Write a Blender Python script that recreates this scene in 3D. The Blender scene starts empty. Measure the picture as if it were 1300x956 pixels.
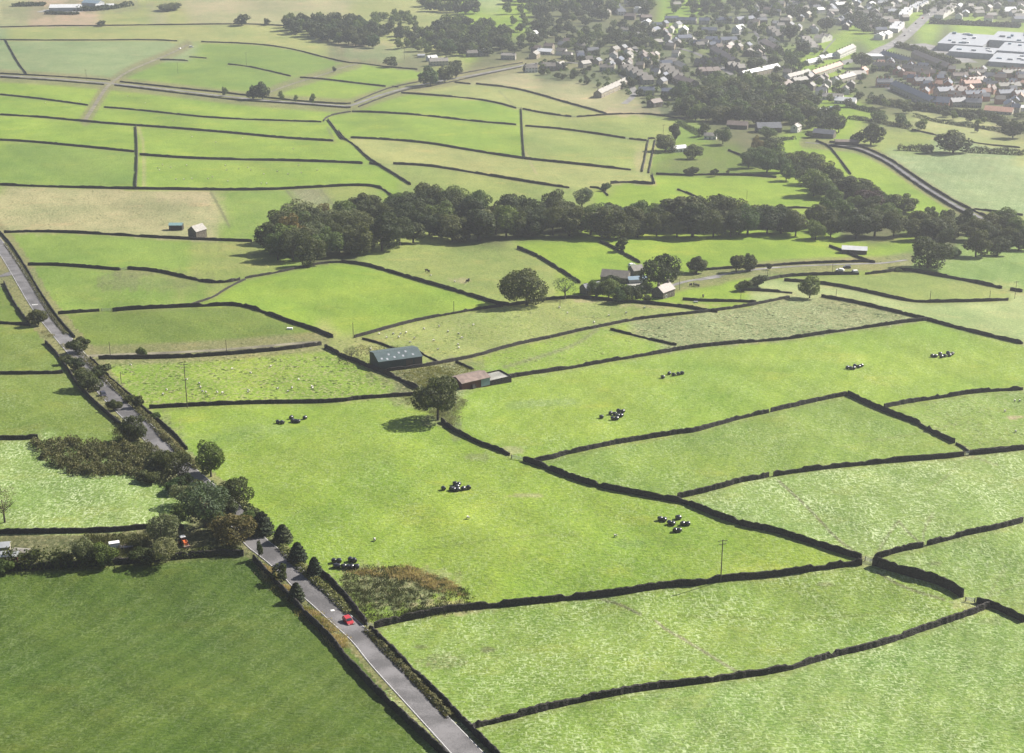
HAZE, EXPO = 1.45e-4, 1.3
import bpy, math, random, time
import numpy as np
from mathutils import Vector, Matrix
T0 = time.time()
random.seed(7)
R = math.radians
sc = bpy.context.scene
COL = sc.collection

# ------------------------------------------------------------------ camera model and terrain
F, CU, CV, TH = 2000.0, 650.0, 478.0, R(21)
ST, CT = math.sin(TH), math.cos(TH)
CAMZ = 330.0
SV = [(-240, .24), (-200, .34), (-100, .62), (0, .9), (100, 1.25), (200, 1.7), (300, 2.25), (355, 2.6), (450, 3.2), (530, 3.7),
      (620, 4.2), (700, 4.6), (790, 5.0), (866, 5.6), (956, 6.3), (1150, 8.0), (1400, 10.5)]
_v = np.array([a for a, b in SV], float)
_l = np.log(np.array([b for a, b in SV], float))
_m = np.gradient(_l, _v)
# smooth table of log scale over v
_tv = np.linspace(-240, 1400, 1641)
def _hermite(x):
    i = np.clip(np.searchsorted(_v, x) - 1, 0, len(_v) - 2)
    h = _v[i + 1] - _v[i]; t = (x - _v[i]) / h
    return ((2*t**3 - 3*t**2 + 1) * _l[i] + (t**3 - 2*t**2 + t) * h * _m[i] + (-2*t**3 + 3*t**2) * _l[i + 1] + (t**3 - t**2) * h * _m[i + 1])
_tab = _hermite(_tv)
_k = np.exp(-0.5 * (np.arange(-60, 61) / 22.0) ** 2); _k /= _k.sum()
_tab = np.convolve(np.pad(_tab, 60, mode='reflect', reflect_type='odd'), _k, 'valid')
def S(v):
    return np.exp(np.interp(v, _tv, _tab))
MOUNDS = [(430, 350, 120, 26, -.006), (260, 405, 110, 22, -.005), (170, 372, 90, 16, -.005), (560, 345, 110, 22, -.004), (600, 200, 260, 50, -.006),
          (120, 90, 260, 40, -.006), (400, 85, 160, 30, .004), (520, 590, 230, 70, -.005), (1000, 380, 200, 30, -.004), (1080, 600, 190, 60, .004), (760, 820, 220, 60, -.004),
          (950, 460, 260, 40, .003), (1210, 230, 110, 30, -.005), (300, 470, 150, 30, .004), (1150, 400, 120, 30, -.003), (740, 660, 200, 40, .003)]
def delta(u, v):
    d = .0022*np.sin(u*.011 + 1.3 + .004*v) * np.cos(v*.017 + .7) + .0016*np.sin(u*.023 + v*.019 + 2.) + .0009*np.sin(u*.047 - v*.043)
    for a, b, ra, rb, k in MOUNDS:
        d = d + k*np.exp(-((u - a)/ra)**2 - ((v - b)/rb)**2)
    return d
def P3(u, v):
    Z = F / S(v) * (1 + delta(u, v))
    x = (u - CU)/F*Z; y = -(v - CV)/F*Z
    return x, Z*CT + y*ST, CAMZ - Z*ST + y*CT
def P(u, v):
    x, y, z = P3(float(u), float(v))
    return Vector((float(x), float(y), float(z)))

# ------------------------------------------------------------------ reading positions
TILE = {'Z': (0, 0, 1), 'A': (0, 0, 2.9545), 'B': (430, 0, 2.9545), 'C': (860, 0, 2.9545), 'D': (0, 280, 2.9545), 'E': (430, 280, 2.9545), 'F': (860, 280, 2.9545),
        'G': (0, 570, 2.9545), 'H': (430, 570, 2.9545), 'I': (860, 570, 2.9545)}
for k_, a_, b_ in [('a', 640, 0), ('b', 860, 0), ('c', 1080, 0), ('d', 860, 100), ('e', 1080, 100), ('f', 440, 0), ('g', 0, 0), ('h', 700, 290), ('i', 430, 400), ('j', 0, 600),
                   ('k', 180, 540), ('l', 960, 280), ('m', 320, 670), ('n', 130, 240), ('o', 330, 500)]:
    TILE[k_] = (a_, b_, 5.909)
def px(spec):
    out, t = [], TILE['Z']
    for w in spec.split():
        if w in TILE: t = TILE[w]; continue
        x, y = w.split(',')
        out.append((t[0] + float(x)/t[2], t[1] + float(y)/t[2]))
    return out
def resample(pts, step):
    out = []
    for (a, b) in zip(pts[:-1], pts[1:]):
        n = max(1, int(math.hypot(b[0]-a[0], b[1]-a[1])/step))
        for i in range(n):
            t = i/n; out.append((a[0] + (b[0]-a[0])*t, a[1] + (b[1]-a[1])*t))
    out.append(pts[-1]); return out
def smooth(pts, it=2):
    for _ in range(it):
        q = [pts[0]]
        for a, b in zip(pts[:-1], pts[1:]):
            q += [(a[0]*.75 + b[0]*.25, a[1]*.75 + b[1]*.25), (a[0]*.25 + b[0]*.75, a[1]*.25 + b[1]*.75)]
        q.append(pts[-1]); pts = q
    return pts

# ------------------------------------------------------------------ materials
MAT = {}
def nt(name):
    m = bpy.data.materials.new(name); m.use_nodes = True
    t = m.node_tree; b = t.nodes['Principled BSDF']; MAT[name] = m
    return m, t, b
def noise(t, scale, detail=3, vec=None, rough=.55):
    n = t.nodes.new('ShaderNodeTexNoise'); n.inputs['Scale'].default_value = scale; n.inputs['Detail'].default_value = detail; n.inputs['Roughness'].default_value = rough
    if vec: t.links.new(vec, n.inputs['Vector'])
    return n.outputs['Fac']
def ramp(t, fac, a, b, va=0., vb=1.):
    n = t.nodes.new('ShaderNodeMapRange'); n.inputs['From Min'].default_value = a; n.inputs['From Max'].default_value = b
    n.inputs['To Min'].default_value = va; n.inputs['To Max'].default_value = vb
    t.links.new(fac, n.inputs['Value']); return n.outputs['Result']
def mth(t, op, a, b=None):
    n = t.nodes.new('ShaderNodeMath'); n.operation = op
    for i, x in enumerate((a, b)):
        if x is None: continue
        if isinstance(x, (int, float)): n.inputs[i].default_value = x
        else: t.links.new(x, n.inputs[i])
    return n.outputs[0]
def mixc(t, fac, a, b, mode='MIX'):
    n = t.nodes.new('ShaderNodeMix'); n.data_type = 'RGBA'; n.blend_type = mode
    for s, x in (('Factor', fac), ('A', a), ('B', b)):
        i = [k for k in n.inputs if k.name == s and (k.type == 'VALUE' if s == 'Factor' else k.type == 'RGBA')][0]
        if isinstance(x, (int, float)): i.default_value = x
        elif isinstance(x, tuple): i.default_value = (*x, 1)
        else: t.links.new(x, i)
    return [o for o in n.outputs if o.type == 'RGBA'][0]
def objco(t):
    return t.nodes.new('ShaderNodeTexCoord').outputs['Object']
def scaled(t, vec, sx, sy, sz, rot=0):
    n = t.nodes.new('ShaderNodeMapping'); n.inputs['Scale'].default_value = (sx, sy, sz); n.inputs['Rotation'].default_value = (0, 0, rot)
    t.links.new(vec, n.inputs['Vector']); return n.outputs['Vector']
def plain(name, c, rough=.8, var=.25, scale=.8, spec=.3, metal=0.):
    m, t, b = nt(name)
    f = noise(t, scale, 4, objco(t))
    c2 = tuple(x*(1-var) for x in c); c3 = tuple(min(1, x*(1+var)) for x in c)
    t.links.new(mixc(t, ramp(t, f, .3, .7), c2, c3), b.inputs['Base Color'])
    b.inputs['Roughness'].default_value = rough; b.inputs['Specular IOR Level'].default_value = spec; b.inputs['Metallic'].default_value = metal
    return m
# ground: the colour of each pasture comes from a point attribute (set by eye, L lightened to stand in for backlit sheen), texture on top is procedural
def ground_mat():
    m, t, b = nt('pasture')
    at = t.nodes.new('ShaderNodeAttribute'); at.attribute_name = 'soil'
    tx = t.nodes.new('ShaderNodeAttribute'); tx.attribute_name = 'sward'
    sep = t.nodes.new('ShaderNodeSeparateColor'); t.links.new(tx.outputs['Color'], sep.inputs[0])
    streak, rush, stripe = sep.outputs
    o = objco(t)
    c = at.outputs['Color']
    f1 = noise(t, 1/55, 3, o); f2 = noise(t, 1/9, 4, scaled(t, o, 1, .6, 1, .5), .65); f3 = noise(t, 1.15, 4, scaled(t, o, .7, 1.1, 1, .15), .75)
    c = mixc(t, 1., c, mixc(t, ramp(t, f1, .3, .7), (.80, .86, .78), (1.22, 1.10, 1.12)), 'MULTIPLY')
    c = mixc(t, 1., c, mixc(t, ramp(t, f2, .3, .7), (.88, .91, .88), (1.13, 1.08, 1.12)), 'MULTIPLY')
    c = mixc(t, 1., c, mixc(t, ramp(t, f3, .3, .7), (.58, .67, .62), (1.42, 1.31, 1.36)), 'MULTIPLY')
    # yellowish and brownish patches
    f4 = noise(t, 1/24, 5, scaled(t, o, 1, 1.6, 1, -.4), .6)
    c = mixc(t, ramp(t, f4, .56, .74, 0, .45), c, mixc(t, 1., c, (1.6, 1.15, 1.3), 'MULTIPLY'))
    # mowing lines
    wv = t.nodes.new('ShaderNodeTexWave'); wv.inputs['Scale'].default_value = .045; wv.inputs['Distortion'].default_value = .8; wv.inputs['Detail'].default_value = 2
    wv.inputs['Detail Scale'].default_value = .6
    t.links.new(scaled(t, o, 1, 1, 1, .35), wv.inputs['Vector'])
    ws = mth(t, 'MULTIPLY', ramp(t, wv.outputs['Fac'], .35, .65), stripe)
    c = mixc(t, mth(t, 'MULTIPLY', ws, .9), c, mixc(t, 1., c, (.66, .76, .6), 'MULTIPLY'))
    # pale silage streaks, with backlit glints painted into the colour
    v1 = noise(t, .07, 5, scaled(t, o, 1.3, .7, 1, .95), .6)
    v2 = noise(t, 1.5, 3, scaled(t, o, .45, 1.3, 1, .35), .65)
    v3 = noise(t, 1.3, 2, scaled(t, o, 1.3, .4, 1, .9), .6)
    pf = mth(t, 'MULTIPLY', ramp(t, v1, .38, .62, .35, 1.), mth(t, 'MAXIMUM', ramp(t, v2, .52, .64), ramp(t, v3, .54, .66)))
    pf = mth(t, 'MULTIPLY', pf, streak)
    c = mixc(t, pf, c, (.44, .50, .29))
    # rushes and tussocks
    vo = t.nodes.new('ShaderNodeTexVoronoi'); vo.inputs['Scale'].default_value = .42; t.links.new(o, vo.inputs['Vector'])
    rr = mth(t, 'MULTIPLY', ramp(t, mth(t, 'ADD', vo.outputs['Distance'], mth(t, 'MULTIPLY', noise(t, .9, 3, o), .5)), .66, .44), ramp(t, noise(t, 1/9, 5, o, .7), .46, .6))
    rr = mth(t, 'MULTIPLY', rr, rush)
    c = mixc(t, rr, c, (.038, .055, .016))
    fl = noise(t, .75, 3, scaled(t, o, .8, 1.1, 1, .6), .6)
    c = mixc(t, mth(t, 'MULTIPLY', ramp(t, fl, .54, .62, 0, .55), mth(t, 'ADD', rush, .12)), c, (.045, .065, .018))
    r2 = mth(t, 'MULTIPLY', ramp(t, noise(t, .8, 3, scaled(t, o, 1, .7, 1, 1.)), .53, .62), rush)
    c = mixc(t, mth(t, 'MULTIPLY', r2, .65), c, (.26, .24, .13))
    t.links.new(c, b.inputs['Base Color'])
    b.inputs['Roughness'].default_value = .95; b.inputs['Specular IOR Level'].default_value = .08
    h = mth(t, 'ADD', mth(t, 'MULTIPLY', f3, .35), mth(t, 'MULTIPLY', noise(t, 1.5, 3, o, .7), .16))
    h = mth(t, 'ADD', h, mth(t, 'MULTIPLY', f2, .5))
    h = mth(t, 'ADD', h, mth(t, 'MULTIPLY', rr, .5))
    bp = t.nodes.new('ShaderNodeBump'); bp.inputs['Strength'].default_value = 1.; bp.inputs['Distance'].default_value = 1.
    t.links.new(h, bp.inputs['Height']); t.links.new(bp.outputs[0], b.inputs['Normal'])
    return m
ground_mat()
def stone_mat(name, c, sc_=1.6):
    m, t, b = nt(name); o = objco(t)
    vo = t.nodes.new('ShaderNodeTexVoronoi'); vo.inputs['Scale'].default_value = sc_; t.links.new(scaled(t, o, 1, 1, 1.8), vo.inputs['Vector'])
    c1 = mixc(t, ramp(t, noise(t, sc_*1.3, 4, o), .3, .7), tuple(x*.55 for x in c), tuple(x*1.5 for x in c))
    c1 = mixc(t, ramp(t, vo.outputs['Distance'], .35, .55, 0, .6), c1, tuple(x*.35 for x in c))
    c1 = mixc(t, ramp(t, noise(t, .25, 3, o), .55, .75, 0, .4), c1, tuple(x*1.5 for x in (c[0]*.9, c[1], c[2]*.55)))
    t.links.new(c1, b.inputs['Base Color']); b.inputs['Roughness'].default_value = .95; b.inputs['Specular IOR Level'].default_value = .15
    bp = t.nodes.new('ShaderNodeBump'); bp.inputs['Distance'].default_value = .15; t.links.new(vo.outputs['Distance'], bp.inputs['Height']); t.links.new(bp.outputs[0], b.inputs['Normal'])
    return m
stone_mat('field_stone', (.042, .038, .036))
stone_mat('old_stone', (.16, .14, .115)); stone_mat('sandstone', (.34, .29, .22)); stone_mat('cream_stone', (.42, .385, .32))
def leaf_mat(name, c, c2, trans=.35):
    m, t, b = nt(name)
    oi = t.nodes.new('ShaderNodeObjectInfo')
    o = t.nodes.new('ShaderNodeNewGeometry').outputs['Position']
    f = noise(t, .45, 3, o)
    col = mixc(t, ramp(t, f, .35, .65), c, c2)
    col = mixc(t, 1., col, mixc(t, oi.outputs['Random'], (.62, .74, .7), (1.55, 1.30, 1.15)), 'MULTIPLY')
    t.links.new(col, b.inputs['Base Color']); b.inputs['Roughness'].default_value = .7; b.inputs['Specular IOR Level'].default_value = .25
    tr = t.nodes.new('ShaderNodeBsdfTranslucent'); t.links.new(mixc(t, 1., col, (1.2, 1.3, .6), 'MULTIPLY'), tr.inputs['Color'])
    mx = t.nodes.new('ShaderNodeMixShader'); mx.inputs[0].default_value = trans
    t.links.new(b.outputs[0], mx.inputs[1]); t.links.new(tr.outputs[0], mx.inputs[2])
    t.links.new(mx.outputs[0], t.nodes['Material Output'].inputs['Surface'])
    return m
leaf_mat('leaf_dark', (.024, .036, .009), (.060, .075, .018), .3)
leaf_mat('leaf_green', (.040, .070, .016), (.085, .125, .03), .35)
leaf_mat('leaf_pale', (.075, .095, .045), (.13, .15, .075), .3)
leaf_mat('leaf_autumn', (.065, .062, .018), (.12, .095, .028), .3)
leaf_mat('leaf_copper', (.035, .016, .016), (.065, .026, .024), .2)
leaf_mat('leaf_scrub', (.044, .056, .020), (.092, .095, .040), .25)
leaf_mat('leaf_pine', (.020, .030, .012), (.036, .050, .02), .1)
leaf_mat('dry_stem', (.19, .17, .10), (.33, .29, .19), .3)
leaf_mat('rank_grass', (.07, .09, .028), (.15, .16, .06), .3)
plain('bark', (.06, .05, .04), .9)
def road_mat(name, c, dark=.7):
    m, t, b = nt(name); o = objco(t)
    f = mth(t, 'ADD', mth(t, 'MULTIPLY', noise(t, .12, 4, o), .6), mth(t, 'MULTIPLY', noise(t, 3., 3, o), .4))
    t.links.new(mixc(t, ramp(t, f, .42, .58), tuple(x*dark*.9 for x in c), tuple(x*1.3 for x in c)), b.inputs['Base Color'])
    b.inputs['Roughness'].default_value = .85; b.inputs['Specular IOR Level'].default_value = .3
road_mat('asphalt', (.105, .10, .102), .72); road_mat('pale_asphalt', (.155, .148, .142), .75); road_mat('dirt', (.155, .14, .095), .6); road_mat('concrete', (.24, .235, .21), .75)
plain('white_paint', (.62, .61, .59), .6, .08, 3)
# ------------------------------------------------------------------ object helpers
def link(o, parent=None):
    COL.objects.link(o)
    if parent: o.parent = parent
    return o
def tag(o, label=None, cat=None, group=None, kind=None):
    if label: o['label'] = label
    if cat: o['category'] = cat
    if group: o['group'] = group
    if kind: o['kind'] = kind
    return o
def empty(name, loc, rz=0.):
    o = bpy.data.objects.new(name, None); o.location = loc; o.rotation_euler = (0, 0, rz); o.empty_display_size = .3
    return link(o)
class MB:
    def __init__(s): s.v, s.f, s.mi = [], [], []
    def add(s, vs, fs, mi=0):
        b = len(s.v); s.v += [tuple(p) for p in vs]; s.f += [tuple(b + i for i in f) for f in fs]; s.mi += [mi]*len(fs)
    def box(s, x0, x1, y0, y1, z0, z1, mi=0, rz=0, c=(0, 0), tx=1., ty=1.):
        mx, my = (x0+x1)/2, (y0+y1)/2
        vs = []
        for z, kx, ky in ((z0, 1, 1), (z1, tx, ty)):
            for x, y in ((x0, y0), (x1, y0), (x1, y1), (x0, y1)):
                x_, y_ = mx + (x-mx)*kx, my + (y-my)*ky
                if rz: x_, y_ = c[0] + (x_-c[0])*math.cos(rz) - (y_-c[1])*math.sin(rz), c[1] + (x_-c[0])*math.sin(rz) + (y_-c[1])*math.cos(rz)
                vs.append((x_, y_, z))
        s.add(vs, [(0, 3, 2, 1), (4, 5, 6, 7), (0, 1, 5, 4), (1, 2, 6, 5), (2, 3, 7, 6), (3, 0, 4, 7)], mi)
    def tube(s, pts, rad, n=6, mi=0, cap=True):
        rings = []
        for k, p in enumerate(pts):
            p = Vector(p); q = Vector(pts[min(k+1, len(pts)-1)]); o_ = Vector(pts[max(k-1, 0)])
            d = (q - o_).normalized(); a = d.orthogonal().normalized(); b_ = d.cross(a)
            r = rad[k] if isinstance(rad, (list, tuple)) else rad
            rings.append([p + a*math.cos(6.2832*i/n)*r + b_*math.sin(6.2832*i/n)*r for i in range(n)])
        vs = [p for r_ in rings for p in r_]; fs = []
        for k in range(len(pts)-1):
            for i in range(n):
                fs.append((k*n+i, k*n+(i+1) % n, (k+1)*n+(i+1) % n, (k+1)*n+i))
        if cap: fs += [tuple(range(n))[::-1], tuple((len(pts)-1)*n + i for i in range(n))]
        s.add(vs, fs, mi)
    def mesh(s, name, mats):
        me = bpy.data.meshes.new(name); me.from_pydata(s.v, [], s.f)
        for m in (mats if isinstance(mats, (list, tuple)) else [mats]): me.materials.append(MAT[m] if isinstance(m, str) else m)
        if any(s.mi): me.polygons.foreach_set('material_index', s.mi)
        me.update(); return me
    def build(s, name, mats, parent=None, loc=(0, 0, 0)):
        o = bpy.data.objects.new(name, s.mesh(name, mats)); o.location = loc
        return link(o, parent)
def quads(name, V, mats):
    """V: (n,4,3) array -> mesh of separate quads"""
    n = len(V); me = bpy.data.meshes.new(name)
    me.vertices.add(4*n); me.vertices.foreach_set('co', V.reshape(-1).astype(np.float32))
    me.loops.add(4*n); me.loops.foreach_set('vertex_index', np.arange(4*n, dtype=np.int32))
    me.polygons.add(n); me.polygons.foreach_set('loop_start', np.arange(0, 4*n, 4, dtype=np.int32)); me.polygons.foreach_set('loop_total', np.full(n, 4, np.int32))
    me.materials.append(MAT[mats]); me.update(calc_edges=True); me.validate(); return me
def copy_tree(o, parent=None):
    c = o.copy(); COL.objects.link(c); c.parent = parent
    for ch in list(o.children): copy_tree(ch, c)
    return c
def strip(pts, w, name, mat, lift=.05, parent=None, smooth_it=2, off=0., kind='structure', widths=None, n_across=2):
    """road-like sheet following the ground: pts in picture pixels, w in metres"""
    pts = resample(smooth(pts, smooth_it), 2.2)
    W = [P(*p) for p in pts]; L = len(W); vs = []
    for i, p in enumerate(W):
        d = (W[min(i+1, L-1)] - W[max(i-1, 0)]); d.z = 0; d.normalize(); nrm = Vector((-d.y, d.x, 0))
        ww = w
        for k in range(n_across + 1):
            q = p + nrm*(off + ww*(k/n_across - .5))
            vs.append((q.x, q.y, lift*(1 + (F/S(pts[i][1]))/900)))
    na = n_across + 1
    gz = ground_zs([a[0] for a in vs], [a[1] for a in vs]); vs = [(a[0], a[1], float(z) + a[2]) for a, z in zip(vs, gz)]
    fs = [(i*na+k, i*na+k+1, (i+1)*na+k+1, (i+1)*na+k) for i in range(L-1) for k in range(n_across)]
    fs = [f[::-1] for f in fs]
    m = MB(); m.add(vs, fs); o = m.build(name, mat, parent)
    if kind: o['kind'] = kind
    return o
def proj(p):
    y, z = p[1], p[2] - CAMZ
    Zc = y*CT - z*ST; yc = y*ST + z*CT
    return CU + F*p[0]/Zc, CV - F*yc/Zc
def ground_zs(x, y):
    x = np.asarray(x, float); y = np.asarray(y, float)
    lo = np.full(x.shape, -239.); hi = np.full(x.shape, 1395.)
    for _ in range(30):
        mid = (lo + hi)/2
        Z = F/S(mid); u = CU + F*x/Z
        yy = P3(u, mid)[1]
        up = yy > y
        lo = np.where(up, mid, lo); hi = np.where(up, hi, mid)
    return P3(u, mid)[2]
def ground_z(x, y): return float(ground_zs(np.array([x]), np.array([y]))[0])
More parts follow.
